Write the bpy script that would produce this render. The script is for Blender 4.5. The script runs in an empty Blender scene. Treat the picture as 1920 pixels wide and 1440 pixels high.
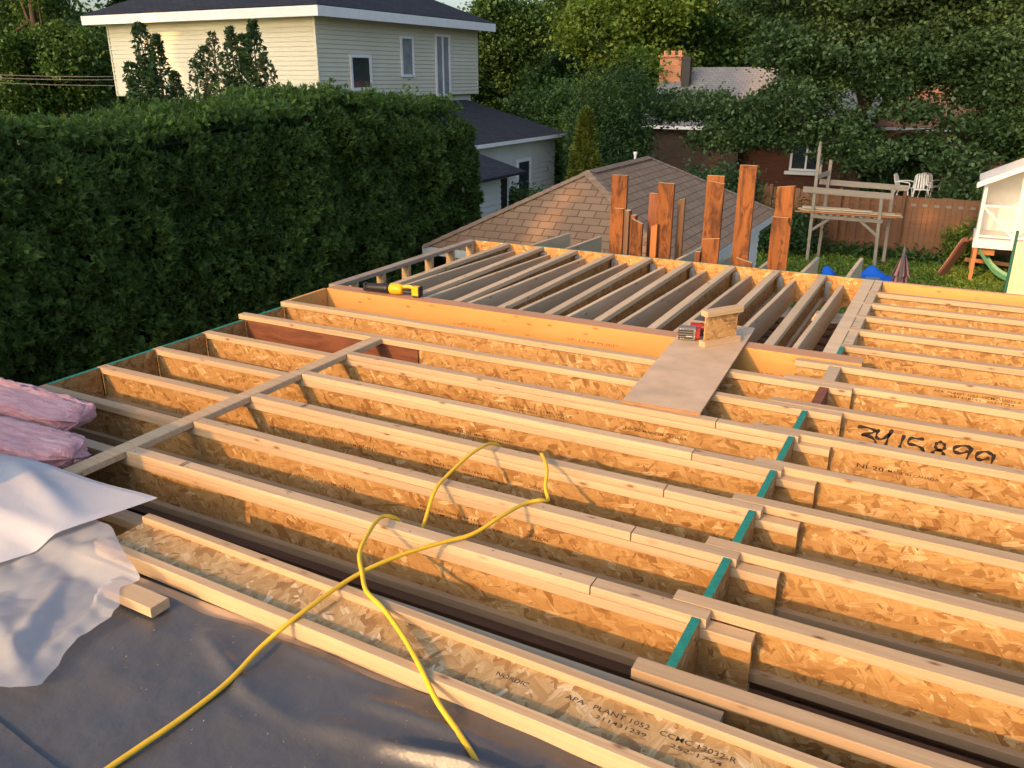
import bpy, math, random
import numpy as np
from mathutils import Vector, Matrix
random.seed(7); RNG = np.random.default_rng(7)
SC = bpy.context.scene; COL = SC.collection
# ---------------------------------------------------------------- camera, sky, sun, exposure
cd = bpy.data.cameras.new('camera'); cam = bpy.data.objects.new('camera', cd); COL.objects.link(cam)
cd.sensor_width = 36.0; cd.lens = 36.0*1555.87/1920.0; cd.clip_start = .05; cd.clip_end = 1500
YAW, PITCH = -.4869, .3549
cam.location = (4.5745, -2.3135, 1.7091)
cam.rotation_euler = (math.pi/2-PITCH, 0.0, -YAW)
SC.camera = cam
SUN_DIR = Vector((.25, 1.0, -.45)).normalized()
w = bpy.data.worlds.new('World'); SC.world = w; w.use_nodes = True
nt = w.node_tree; bg = nt.nodes['Background']
sky = nt.nodes.new('ShaderNodeTexSky'); sky.sky_type = 'NISHITA'; sky.sun_disc = False
sky.sun_elevation = math.radians(23.6); sky.sun_rotation = math.radians(194)
sky.air_density = 1.0; sky.dust_density = 4.0; sky.ozone_density = 1.0
nt.links.new(sky.outputs[0], bg.inputs[0]); bg.inputs[1].default_value = .15
sl = bpy.data.lights.new('sun', 'SUN'); sl.energy = 2.0; sl.angle = math.radians(.5); sl.color = (1.0, .50, .15)
so = bpy.data.objects.new('sun', sl); COL.objects.link(so)
so.rotation_euler = SUN_DIR.to_track_quat('-Z', 'Y').to_euler()
SC.view_settings.view_transform = 'Standard'; SC.view_settings.look = 'None'
SC.view_settings.exposure = 0.98; SC.view_settings.gamma = 1.0
SC.cycles.max_bounces = 6; SC.cycles.diffuse_bounces = 3; SC.cycles.glossy_bounces = 2
SC.cycles.transparent_max_bounces = 8; SC.cycles.transmission_bounces = 3
GZ = -3.2

# ---------------------------------------------------------------- materials
def newmat(name):
    m = bpy.data.materials.new(name); m.use_nodes = True
    n = m.node_tree.nodes; p = n['Principled BSDF']
    return m, m.node_tree, p
def N(t, ty, **kw):
    n = t.nodes.new(ty)
    for k, v in kw.items():
        if k.startswith('i_'):
            n.inputs[k[2:].replace('_', ' ')].default_value = v
        else: setattr(n, k, v)
    return n
def L(t, a, b): t.links.new(a, b)
def coords(t, scale=(1, 1, 1), rot=(0, 0, 0), rnd=True, kind='Object'):
    tc = N(t, 'ShaderNodeTexCoord'); src = tc.outputs[kind]
    if rnd:
        oi = N(t, 'ShaderNodeObjectInfo')
        mu = N(t, 'ShaderNodeVectorMath', operation='SCALE'); cb = N(t, 'ShaderNodeCombineXYZ')
        for i in range(3): L(t, oi.outputs['Random'], cb.inputs[i])
        L(t, cb.outputs[0], mu.inputs[0]); mu.inputs['Scale'].default_value = 53.0
        ad = N(t, 'ShaderNodeVectorMath', operation='ADD'); L(t, src, ad.inputs[0]); L(t, mu.outputs[0], ad.inputs[1]); src = ad.outputs[0]
    mp = N(t, 'ShaderNodeMapping'); mp.inputs['Scale'].default_value = scale; mp.inputs['Rotation'].default_value = rot
    L(t, src, mp.inputs[0]); return mp.outputs[0]
def ramp(t, fac, stops, interp='LINEAR'):
    r = N(t, 'ShaderNodeValToRGB'); r.color_ramp.interpolation = interp
    e = r.color_ramp.elements
    while len(e) < len(stops): e.new(.5)
    for el, (p, c) in zip(e, stops):
        el.position = p; el.color = (c[0], c[1], c[2], 1) if not isinstance(c, (int, float)) else (c, c, c, 1)
    L(t, fac, r.inputs[0]); return r.outputs[0]
def mixc(t, fac, a, b, mode='MIX'):
    m = N(t, 'ShaderNodeMix', data_type='RGBA', blend_type=mode)
    if isinstance(fac, (int, float)): m.inputs[0].default_value = fac
    else: L(t, fac, m.inputs[0])
    for i, v in ((6, a), (7, b)):
        if isinstance(v, tuple): m.inputs[i].default_value = (v[0], v[1], v[2], 1)
        else: L(t, v, m.inputs[i])
    return m.outputs[2]
def noise(t, vec, scale, detail=4, rough=.55, dist=0):
    n = N(t, 'ShaderNodeTexNoise'); n.inputs['Scale'].default_value = scale; n.inputs['Detail'].default_value = detail
    n.inputs['Roughness'].default_value = rough; n.inputs['Distortion'].default_value = dist
    if vec is not None: L(t, vec, n.inputs['Vector'])
    return n
def bump(t, p, h, strength, dist=.002):
    b = N(t, 'ShaderNodeBump'); b.inputs['Strength'].default_value = strength; b.inputs['Distance'].default_value = dist
    L(t, h, b.inputs['Height']); L(t, b.outputs[0], p.inputs['Normal'])

def wood(name, light, dark, knots=True, weather=0, rough=.75, knotcol=(.16, .07, .025), grain=1.0, blotch=0):
    m, t, p = newmat(name)
    v = coords(t, (1.2, 45*grain, 45*grain))
    g = noise(t, v, 1.0, 6, .6, .6)
    c = ramp(t, g.outputs[0], [(.25, dark), (.7, light)])
    v2 = coords(t, (2.2, 5, 5)); g2 = noise(t, v2, 1.0, 3)
    c = mixc(t, ramp(t, g2.outputs[0], [(.35, 0), (.75, .55)]), c, tuple(x*.74 for x in light))
    vs = coords(t, (30, 2, 2)); g4 = noise(t, vs, 1.0, 2)      # saw chatter across the grain
    c = mixc(t, ramp(t, g4.outputs[0], [(.5, 0), (.8, .16)]), c, dark)
    if knots:
        v3 = coords(t, (5.5, 15, 15)); vo = N(t, 'ShaderNodeTexVoronoi'); vo.inputs['Scale'].default_value = 1; vo.inputs['Randomness'].default_value = 1
        L(t, v3, vo.inputs['Vector']); sc_ = N(t, 'ShaderNodeSeparateColor'); L(t, vo.outputs['Color'], sc_.inputs[0])
        k = ramp(t, vo.outputs['Distance'], [(.035, 1), (.075, .75), (.14, .15), (.22, 0)])
        mk_ = N(t, 'ShaderNodeMath', operation='MULTIPLY'); L(t, k, mk_.inputs[0]); L(t, ramp(t, sc_.outputs[0], [(.22, 0), (.26, 1)]), mk_.inputs[1])
        c = mixc(t, mk_.outputs[0], c, knotcol)
    if weather:
        v4 = coords(t, (1.5, 8, 8)); g3 = noise(t, v4, 1.3, 5)
        c = mixc(t, ramp(t, g3.outputs[0], [(.3, 0), (.65, weather)]), c, (.20, .175, .15))
    if blotch:
        v5 = coords(t, (2.0, 7, 7)); g5 = noise(t, v5, 1.2, 6, .7, 1.2)
        c = mixc(t, ramp(t, g5.outputs[0], [(.46, 0), (.60, blotch)]), c, (.035, .014, .008))
    oi = N(t, 'ShaderNodeObjectInfo')
    hv = N(t, 'ShaderNodeHueSaturation'); mr = N(t, 'ShaderNodeMapRange'); mr.inputs[3].default_value = .86; mr.inputs[4].default_value = 1.12
    L(t, oi.outputs['Random'], mr.inputs[0]); L(t, mr.outputs[0], hv.inputs['Value']); L(t, c, hv.inputs['Color'])
    L(t, hv.outputs[0], p.inputs['Base Color']); p.inputs['Roughness'].default_value = rough
    p.inputs['Specular IOR Level'].default_value = .25
    bump(t, p, g.outputs[0], .35, .002)
    return m

def osb(name, tint=(1, 1, 1), ax='y'):
    """strand board: three overlapping layers of long flakes lying at different angles, each with its own grain"""
    m, t, p = newmat(name); T = lambda c: tuple(a*b for a, b in zip(c, tint))
    out = None; H = None
    for i, (an, w1, l1, thr) in enumerate([(.15, 33, 11, None), (-.75, 42, 13, .45), (1.15, 39, 12, .52), (.55, 46, 15, .60), (-1.35, 52, 17, .66)]):
        if ax == 'y': rot = (0, an, 0); sc = (w1, w1, l1); gs = (150, 150, 9)
        elif ax == 'x': rot = (an, 0, 0); sc = (w1, w1, l1); gs = (150, 150, 9)
        else: rot = (0, 0, an); sc = (l1, w1, w1); gs = (9, 150, 150)
        mp1 = coords(t, (1, 1, 1), rot)
        a_ = N(t, 'ShaderNodeVectorMath', operation='MULTIPLY'); L(t, mp1, a_.inputs[0]); a_.inputs[1].default_value = sc
        ds = noise(t, a_.outputs[0], 1.3, 3); vm = N(t, 'ShaderNodeVectorMath', operation='MULTIPLY_ADD')
        L(t, ds.outputs['Color'], vm.inputs[0]); vm.inputs[1].default_value = (.9, .9, .9); L(t, a_.outputs[0], vm.inputs[2])
        vo = N(t, 'ShaderNodeTexVoronoi'); vo.inputs['Scale'].default_value = 1; L(t, vm.outputs[0], vo.inputs['Vector'])
        sp = N(t, 'ShaderNodeSeparateColor'); L(t, vo.outputs['Color'], sp.inputs[0])
        b_ = N(t, 'ShaderNodeVectorMath', operation='MULTIPLY'); L(t, mp1, b_.inputs[0]); b_.inputs[1].default_value = gs
        gr = noise(t, b_.outputs[0], 1, 4, .6)
        c = ramp(t, sp.outputs[0], [(0, T((.19, .085, .026))), (.14, T((.32, .17, .056))), (.38, T((.42, .245, .090))), (.70, T((.47, .290, .117))), (.90, T((.51, .335, .148))), (1, T((.66, .50, .28)))])
        c = mixc(t, ramp(t, gr.outputs[0], [(.32, .75), (.56, 0)]), c, T((.31, .16, .05)))
        h = sp.outputs[2]
        if thr is None: out = c; H = h
        else:
            mk = ramp(t, sp.outputs[1], [(thr, 0), (thr+.02, 1)])
            out = mixc(t, mk, out, c); hm = N(t, 'ShaderNodeMix', data_type='FLOAT'); L(t, mk, hm.inputs[0]); L(t, H, hm.inputs[2]); L(t, h, hm.inputs[3]); H = hm.outputs[0]
    for an, sc, thr, dk in ((-.35, (70, 70, 17), .93, .85), (.8, (85, 85, 20), .94, .8), (-1.1, (95, 95, 26), .945, .7)):
        rot = (0, an, 0) if ax == 'y' else ((an, 0, 0) if ax == 'x' else (0, 0, an))
        if ax == 'z': sc = sc[::-1]
        sv = N(t, 'ShaderNodeTexVoronoi'); sv.inputs['Scale'].default_value = 1
        q0 = coords(t, (1, 1, 1), rot); q1 = N(t, 'ShaderNodeVectorMath', operation='MULTIPLY'); L(t, q0, q1.inputs[0]); q1.inputs[1].default_value = sc; L(t, q1.outputs[0], sv.inputs['Vector'])
        ss = N(t, 'ShaderNodeSeparateColor'); L(t, sv.outputs['Color'], ss.inputs[0])
        ed = N(t, 'ShaderNodeMath', operation='MULTIPLY'); L(t, ramp(t, ss.outputs[0], [(thr, 0), (thr+.01, dk)]), ed.inputs[0]); L(t, ramp(t, sv.outputs['Distance'], [(.15, 1), (.45, 0)]), ed.inputs[1])
        out = mixc(t, ed.outputs[0], out, T((.14, .06, .02)))
    g = noise(t, coords(t, (3, 3, 3)), 1, 4)
    out = mixc(t, ramp(t, g.outputs[0], [(.35, .22), (.65, 0)]), out, T((.40, .24, .09)))
    L(t, out, p.inputs['Base Color']); p.inputs['Roughness'].default_value = .6; p.inputs['Specular IOR Level'].default_value = .3
    bump(t, p, H, .6, .0012)
    return m

def plain(name, col, rough=.6, var=.15, scale=6, metal=0, spec=.4, bumpy=0, rnd=True):
    m, t, p = newmat(name)
    v = coords(t, (1, 1, 1), rnd=rnd); g = noise(t, v, scale, 5)
    c = mixc(t, ramp(t, g.outputs[0], [(.3, 0), (.7, 1)]), tuple(x*(1-var) for x in col), tuple(min(1, x*(1+var)) for x in col))
    L(t, c, p.inputs['Base Color']); p.inputs['Roughness'].default_value = rough; p.inputs['Metallic'].default_value = metal
    p.inputs['Specular IOR Level'].default_value = spec
    if bumpy: bump(t, p, g.outputs[0], bumpy, .01)
    return m

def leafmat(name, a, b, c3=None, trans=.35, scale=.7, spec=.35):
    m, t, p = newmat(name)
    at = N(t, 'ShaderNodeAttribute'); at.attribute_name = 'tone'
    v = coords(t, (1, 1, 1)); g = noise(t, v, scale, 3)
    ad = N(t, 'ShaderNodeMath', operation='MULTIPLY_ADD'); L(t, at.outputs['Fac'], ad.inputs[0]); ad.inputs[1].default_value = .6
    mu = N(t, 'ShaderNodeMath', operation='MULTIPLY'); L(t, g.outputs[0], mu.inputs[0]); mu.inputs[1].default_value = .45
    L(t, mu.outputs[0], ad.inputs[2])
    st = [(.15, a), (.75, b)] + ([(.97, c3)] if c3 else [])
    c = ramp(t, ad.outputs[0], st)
    L(t, c, p.inputs['Base Color']); p.inputs['Roughness'].default_value = .5; p.inputs['Specular IOR Level'].default_value = spec
    tr = N(t, 'ShaderNodeBsdfTranslucent'); L(t, mixc(t, 1.0, c, (1.0, 1.0, .55), 'MULTIPLY'), tr.inputs[0])
    ms = N(t, 'ShaderNodeMixShader'); ms.inputs[0].default_value = trans
    L(t, p.outputs[0], ms.inputs[1]); L(t, tr.outputs[0], ms.inputs[2]); L(t, ms.outputs[0], t.nodes['Material Output'].inputs[0])
    return m

def shingle(name, c1, c2, mortar, bw=.30, rh=.145, var=.5, ms=.012):
    m, t, p = newmat(name)
    tc = N(t, 'ShaderNodeTexCoord'); br = N(t, 'ShaderNodeTexBrick'); L(t, tc.outputs['UV'], br.inputs['Vector'])
    br.inputs['Color1'].default_value = (*c1, 1); br.inputs['Color2'].default_value = (*c2, 1); br.inputs['Mortar'].default_value = (*mortar, 1)
    br.inputs['Scale'].default_value = 1; br.inputs['Brick Width'].default_value = bw; br.inputs['Row Height'].default_value = rh
    br.inputs['Mortar Size'].default_value = ms; br.inputs['Mortar Smooth'].default_value = .2; br.inputs['Bias'].default_value = 0
    g = noise(t, tc.outputs['UV'], 90, 3); g2 = noise(t, tc.outputs['UV'], .8, 4)
    c = mixc(t, ramp(t, g.outputs[0], [(.3, .35), (.65, 0)]), br.outputs['Color'], tuple(x*.6 for x in c1))
    c = mixc(t, ramp(t, g2.outputs[0], [(.3, .3), (.7, 0)]), c, tuple(x*.7 for x in c1))
    L(t, c, p.inputs['Base Color']); p.inputs['Roughness'].default_value = .9; p.inputs['Specular IOR Level'].default_value = .2
    iv = N(t, 'ShaderNodeMath', operation='SUBTRACT'); iv.inputs[0].default_value = 1; L(t, br.outputs['Fac'], iv.inputs[1])
    bump(t, p, iv.outputs[0], .7, .006)
    return m

M = {}
M['spruce'] = wood('spruce_lumber', (.55, .41, .26), (.395, .265, .145), weather=.14)
M['flange'] = wood('flange_lumber', (.54, .395, .24), (.385, .25, .13), weather=.14)
M['plank'] = wood('weathered_plank', (.64, .51, .34), (.50, .385, .24), weather=.10)
M['greywood'] = wood('grey_weathered_lumber', (.60, .48, .32), (.45, .345, .215), weather=.22)
M['stud'] = wood('stud_lumber', (.50, .37, .22), (.38, .27, .15))
M['lvl'] = wood('laminated_veneer', (.58, .325, .11), (.53, .28, .08), knots=True, grain=.35, knotcol=(.30, .12, .04))
M['lvltop'] = wood('laminated_veneer_edge', (.56, .32, .185), (.44, .235, .13), knots=False, grain=2.2)
M['oldboard'] = wood('stained_old_board', (.27, .098, .026), (.17, .058, .018), blotch=.75, knotcol=(.05, .02, .01))
M['sawn'] = wood('fresh_sawn_end', (.72, .50, .28), (.6, .38, .2), knots=False)
M['brown'] = wood('dark_brown_board', (.19, .115, .07), (.12, .07, .042), knots=False)
M['strap'] = wood('orange_brown_strapping', (.42, .17, .055), (.3, .11, .035))
M['rusty'] = wood('reddish_brown_panel', (.26, .10, .05), (.17, .06, .03), blotch=.35)
M['ply'] = wood('grey_plywood_face', (.54, .43, .32), (.47, .37, .27), knots=False, weather=.3, grain=.35)
M['ply'] = plain('sanded_plywood', (.50, .37, .245), .7, .16, 5); M['plyedge'] = wood('plywood_edge', (.46, .26, .13), (.2, .09, .04), knots=False, grain=4)
M['osb'] = osb('oriented_strand_board'); M['osbdull'] = osb('strand_board_dull', (.8, .78, .74)); M['osbh'] = osb('strand_board_rim', (1.05, 1.0, .9)); M['osbweb'] = osb('strand_board_flat', (1.12, 1.25, 1.45), 'z'); M['osbx'] = osb('strand_board_side', (.85, .82, .76), 'x')
M['green'] = plain('green_edge_paint', (.012, .19, .15), .7, .2, 40)
M['ink2'] = plain('faded_ink', (.06, .045, .035), .8, .4, 60); M['ink'] = plain('black_ink', (.012, .011, .012), .8, .3, 200)
M['spray'] = plain('black_spray_paint', (.02, .014, .012), .6, .3, 80)
M['stampink'] = plain('brown_stamp_ink', (.30, .11, .03), .8, .3, 200)
M['galv'] = plain('galvanised_steel', (.42, .45, .47), .4, .2, 30, metal=.8)
M['black'] = plain('black_rubber', (.018, .018, .02), .45, .3, 30)
M['yellow'] = plain('yellow_plastic', (.78, .42, .01), .4, .08, 30)
M['cord'] = plain('yellow_cord_jacket', (.70, .44, .025), .42, .08, 25)
M['grey'] = plain('grey_plastic', (.16, .15, .14), .5, .2, 30)
M['red'] = plain('red_plastic', (.28, .022, .012), .4, .1, 30)
M['label'] = plain('pale_label', (.5, .47, .42), .5, .1, 30)
M['white'] = plain('white_paint', (.80, .79, .78), .55, .04, 3)
M['whitewood'] = plain('white_painted_wood', (.82, .77, .68), .6, .05, 5)
M['cream'] = plain('cream_vinyl_siding', (.64, .605, .475), .55, .05, .8)
M['whitesid'] = plain('white_siding', (.60, .60, .57), .6, .06, 1.5)
M['stucco'] = plain('white_stucco', (.68, .66, .68), .8, .05, 8)
M['glass'] = plain('dark_window_glass', (.03, .04, .05), .08, .3, 2, spec=.8)
M['curtain'] = plain('pale_curtained_glass', (.22, .25, .27), .2, .25, 3, spec=.7)
M['roofdark'] = shingle('dark_shingle_roof', (.035, .036, .045), (.055, .055, .066), (.015, .015, .02), .33, .14)
M['roofbrown'] = shingle('brown_shingle_roof', (.27, .175, .11), (.34, .225, .145), (.10, .062, .042), .25, .14, ms=.008)
M['roofgrey'] = shingle('grey_shingle_roof', (.24, .235, .24), (.30, .29, .29), (.12, .12, .12), .3, .15)
M['rooforange'] = shingle('rust_shingle_roof', (.42, .20, .12), (.5, .25, .15), (.2, .1, .06), .3, .15)
M['brick'] = shingle('red_brick', (.12, .040, .026), (.16, .058, .036), (.10, .07, .055), .22, .075, ms=.009)
M['brickor'] = shingle('orange_brick', (.66, .27, .13), (.72, .32, .17), (.4, .25, .18), .22, .075, ms=.009)
M['brickdk'] = shingle('brown_brick', (.075, .05, .04), (.10, .07, .055), (.06, .05, .045), .22, .075, ms=.009)
M['fence'] = wood('fence_board', (.24, .11, .05), (.16, .07, .033), weather=.15)
M['pergola'] = wood('silvered_timber', (.36, .31, .24), (.23, .19, .145), weather=.6)
M['bark'] = plain('bark', (.055, .036, .025), .9, .4, 9, bumpy=.6)
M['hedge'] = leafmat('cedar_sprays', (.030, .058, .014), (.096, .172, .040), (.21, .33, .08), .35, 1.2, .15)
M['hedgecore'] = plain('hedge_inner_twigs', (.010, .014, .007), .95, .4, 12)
M['leafdk'] = leafmat('dark_leaves', (.030, .068, .024), (.074, .155, .052), (.14, .23, .08))
M['maple'] = leafmat('maple_leaves', (.030, .066, .024), (.10, .175, .065), (.22, .29, .13))
M['leafmid'] = leafmat('mid_green_leaves', (.035, .075, .018), (.095, .185, .045), (.19, .28, .07))
M['leafyel'] = leafmat('yellow_green_leaves', (.07, .13, .02), (.17, .27, .05), (.30, .38, .08), .45)
M['pear'] = leafmat('pear_leaves', (.030, .062, .024), (.075, .135, .05), (.20, .12, .07))
M['grass'] = leafmat('grass_blades', (.09, .16, .022), (.21, .32, .05), (.34, .40, .08))
M['blue'] = plain('blue_tarpaulin', (.01, .13, .62), .45, .1, 6)
M['canopy'] = plain('striped_canvas_pink', (.42, .22, .20), .85, .1, 5)
M['canopydk'] = plain('striped_canvas_maroon', (.09, .025, .03), .85, .1, 5)
M['slidegreen'] = plain('green_plastic_slide', (.12, .33, .17), .45, .08, 5)
M['slidebrown'] = plain('brown_plastic_slide', (.24, .10, .065), .5, .08, 5)
M['paleyellow'] = plain('pale_yellow_panel', (.80, .72, .40), .5, .05, 3)
M['cedarpost'] = wood('orange_cedar_post', (.48, .22, .09), (.36, .15, .055))
M['greypole'] = plain('grey_pole', (.13, .12, .12), .5, .1, 5)

def mk_tarp():
    m, t, p = newmat('grey_tarp')
    v = coords(t, (1, 1, 1), rnd=False)
    g = noise(t, v, 2.2, 6, .6, .5); g2 = noise(t, v, 420, 2)
    c = mixc(t, ramp(t, g.outputs[0], [(.35, 0), (.7, .75)]), (.066, .070, .078), (.088, .078, .070))
    c = mixc(t, ramp(t, g2.outputs[0], [(.72, 0), (.76, .7)]), c, (.42, .33, .22))
    L(t, c, p.inputs['Base Color'])
    L(t, ramp(t, g.outputs[0], [(.3, .27), (.7, .46)]), p.inputs['Roughness']); p.inputs['Specular IOR Level'].default_value = .6
    h = noise(t, v, 7, 4); h2 = noise(t, v, 55, 2)
    ad = N(t, 'ShaderNodeMath', operation='MULTIPLY_ADD'); L(t, h2.outputs[0], ad.inputs[0]); ad.inputs[1].default_value = .08; L(t, h.outputs[0], ad.inputs[2])
    bump(t, p, ad.outputs[0], .5, .02)
    return m
M['tarp'] = mk_tarp()
def mk_sheet(name, transp, col):
    m, t, p = newmat(name)
    p.inputs['Base Color'].default_value = (*col, 1); p.inputs['Roughness'].default_value = .38; p.inputs['Specular IOR Level'].default_value = .5
    g = noise(t, coords(t, (1, 1, 1), rnd=False), 4.5, 4, .5, 1.0); bump(t, p, g.outputs[0], .35, .02)
    tl = N(t, 'ShaderNodeBsdfTranslucent'); tl.inputs[0].default_value = (*col, 1)
    m1 = N(t, 'ShaderNodeMixShader'); m1.inputs[0].default_value = .3; L(t, p.outputs[0], m1.inputs[1]); L(t, tl.outputs[0], m1.inputs[2])
    tp = N(t, 'ShaderNodeBsdfTransparent'); m2 = N(t, 'ShaderNodeMixShader'); m2.inputs[0].default_value = transp
    L(t, m1.outputs[0], m2.inputs[1]); L(t, tp.outputs[0], m2.inputs[2]); L(t, m2.outputs[0], t.nodes['Material Output'].inputs[0])
    return m
M['sheet'] = mk_sheet('white_building_film', .03, (.66, .67, .71)); M['poly'] = mk_sheet('translucent_polyethylene', .48, (.66, .69, .76))
def mk_insul():
    m, t, p = newmat('pink_glass_wool')
    v = coords(t, (6, 30, 40)); g = noise(t, v, 1, 6, .7, .8)
    c = ramp(t, g.outputs[0], [(.3, (.52, .20, .22)), (.5, (.70, .33, .35)), (.75, (.82, .52, .52))])
    L(t, c, p.inputs['Base Color']); p.inputs['Roughness'].default_value = 1; p.inputs['Specular IOR Level'].default_value = .1
    p.inputs['Sheen Weight'].default_value = .4
    bump(t, p, g.outputs[0], 1, .02); return m
M['insul'] = mk_insul()
def mk_ground():
    m, t, p = newmat('lawn_soil')
    g = noise(t, coords(t, rnd=False), 1.2, 6); g2 = noise(t, coords(t, rnd=False), 30, 4)
    c = mixc(t, ramp(t, g.outputs[0], [(.3, 0), (.7, 1)]), (.06, .11, .022), (.11, .165, .035))
    c = mixc(t, ramp(t, g2.outputs[0], [(.3, .6), (.6, 0)]), c, (.03, .04, .012))
    L(t, c, p.inputs['Base Color']); p.inputs['Roughness'].default_value = .95; bump(t, p, g2.outputs[0], .8, .05); return m
M['ground'] = mk_ground()

# ---------------------------------------------------------------- object helpers
def setp(o, **kw):
    for k, v in kw.items():
        if v is not None: o[k] = v
def thing(name, label, cat, loc=(0, 0, 0), rz=0, group=None):
    o = bpy.data.objects.new(name, None); COL.objects.link(o); o.location = loc; o.rotation_euler = (0, 0, rz)
    o.empty_display_size = .1
    setp(o, label=label, category=cat, group=group); return o
class MB:
    def __init__(s): s.v = []; s.f = []; s.mi = []; s.uv = []; s.hasuv = False
    def add(s, vs, fs, mi=0, uvs=None):
        b = len(s.v); s.v += [tuple(x) for x in vs]
        for i, f in enumerate(fs):
            s.f.append(tuple(b+j for j in f)); s.mi.append(mi if isinstance(mi, int) else mi[i])
            if uvs is not None: s.uv.append(uvs[i]); s.hasuv = True
            else: s.uv.append([(0, 0)]*len(f))
    def box(s, a, b, mi=0, top=None, bev=0.0):
        x0, y0, z0 = a; x1, y1, z1 = b
        vs = [(x0, y0, z0), (x1, y0, z0), (x1, y1, z0), (x0, y1, z0), (x0, y0, z1), (x1, y0, z1), (x1, y1, z1), (x0, y1, z1)]
        fs = [(3, 2, 1, 0), (4, 5, 6, 7), (0, 1, 5, 4), (1, 2, 6, 5), (2, 3, 7, 6), (3, 0, 4, 7)]
        m = [mi]*6
        if top is not None: m[1] = top
        u = []
        for f in fs:
            n = [vs[j] for j in f]
            zs = {q[2] for q in n}
            if len(zs) == 1: u.append([(q[0], q[1]) for q in n])
            elif len({q[0] for q in n}) == 1: u.append([(q[1], q[2]) for q in n])
            else: u.append([(q[0], q[2]) for q in n])
        s.add(vs, fs, m, u)
    def beam(s, p0, p1, wd, ht, bev=.003, up=(0, 0, 1), mi=0, wob=0, cap=None, seg=None):
        """rectangular bar from p0 to p1 (centre line), chamfered long edges"""
        p0 = Vector(p0); p1 = Vector(p1); d = p1-p0; ln = d.length; d.normalize(); u = Vector(up)
        r = d.cross(u).normalized(); u = r.cross(d)
        a, b = wd/2, ht/2; e = min(bev, a*.4, b*.4)
        pr = [(-a+e, -b), (a-e, -b), (a, -b+e), (a, b-e), (a-e, b), (-a+e, b), (-a, b-e), (-a, -b+e)]
        n = seg or (max(1, int(ln/.35)) if wob else 1)
        vs = []; rr = random.Random(int(ln*1000)+int(p0.x*97)+int(p0.y*131))
        for i in range(n+1):
            o = p0+d*(ln*i/n); ox, oz = (rr.uniform(-wob, wob), rr.uniform(-wob, wob)) if 0 < i < n else (0, 0)
            for x, z in pr: vs.append(o+r*(x+ox)+u*(z+oz))
        fs = []
        for i in range(n):
            for k in range(8):
                k2 = (k+1) % 8; fs.append((i*8+k, i*8+k2, (i+1)*8+k2, (i+1)*8+k))
        m = [mi]*len(fs)
        fs.append(tuple(reversed(range(8)))); fs.append(tuple(n*8+k for k in range(8))); m += [mi if cap is None else cap]*2
        s.add(vs, [tuple(reversed(f)) for f in fs], m)
    def tube(s, pts, rad, n=8, mi=0, cap=True, sq=1.0):
        pts = [Vector(p) for p in pts]; R_ = rad if isinstance(rad, (list, tuple)) else [rad]*len(pts)
        vs = []; ref = Vector((0, 0, 1))
        for i, p in enumerate(pts):
            d = (pts[min(i+1, len(pts)-1)]-pts[max(i-1, 0)]).normalized()
            if abs(d.dot(ref)) > .97: ref = Vector((1, 0, 0)) if abs(d.x) < .9 else Vector((0, 1, 0))
            r = d.cross(ref).normalized(); u = r.cross(d)
            for k in range(n):
                a = 2*math.pi*k/n; vs.append(p+r*math.cos(a)*R_[i]+u*math.sin(a)*R_[i]*sq)
        fs = []
        for i in range(len(pts)-1):
            for k in range(n):
                k2 = (k+1) % n; fs.append((i*n+k, i*n+k2, (i+1)*n+k2, (i+1)*n+k))
        if cap: fs.append(tuple(reversed(range(n)))); fs.append(tuple((len(pts)-1)*n+k for k in range(n)))
        s.add(vs, fs, mi)
    def quad(s, a, b, c, d, mi=0, uv=None): s.add([a, b, c, d], [(0, 1, 2, 3)], mi, [uv] if uv else None)
    def mesh(s, name, mats, smooth=False):
        me = bpy.data.meshes.new(name); me.from_pydata(s.v, [], s.f)
        for m in (mats if isinstance(mats, (list, tuple)) else [mats]): me.materials.append(m)
        if len(me.polygons) == len(s.mi): me.polygons.foreach_set('material_index', s.mi)
        if s.hasuv:
            uvl = me.uv_layers.new(name='UVMap'); flat = []
            for u in s.uv:
                for q in u: flat += [q[0], q[1]]
            uvl.data.foreach_set('uv', flat)
        if smooth: me.polygons.foreach_set('use_smooth', [True]*len(me.polygons))
        me.update(); return me
    def build(s, name, mats, parent=None, loc=(0, 0, 0), rz=0, smooth=False, **kw):
        o = bpy.data.objects.new(name, s.mesh(name, mats, smooth)); COL.objects.link(o)
        o.parent = parent; o.location = loc; o.rotation_euler = (0, 0, rz); setp(o, **kw); return o
def single(mb, name, mats, label, cat, group=None, loc=(0, 0, 0), rz=0, smooth=False):
    return mb.build(name, mats, None, loc, rz, smooth, label=label, category=cat, group=group)
def dup(root, loc, rz=None, label=None):
    r = root.copy(); COL.objects.link(r); r.location = loc
    if rz is not None: r.rotation_euler = (0, 0, rz)
    if label: r['label'] = label
    def rec(a, b):
        for ch in list(a.children):
            c = ch.copy(); COL.objects.link(c); c.parent = b; rec(ch, c)
    rec(root, r); return r
ORD = ['first', 'second', 'third', 'fourth', 'fifth', 'sixth', 'seventh', 'eighth', 'ninth', 'tenth', 'eleventh', 'twelfth', 'thirteenth', 'fourteenth']

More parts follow.
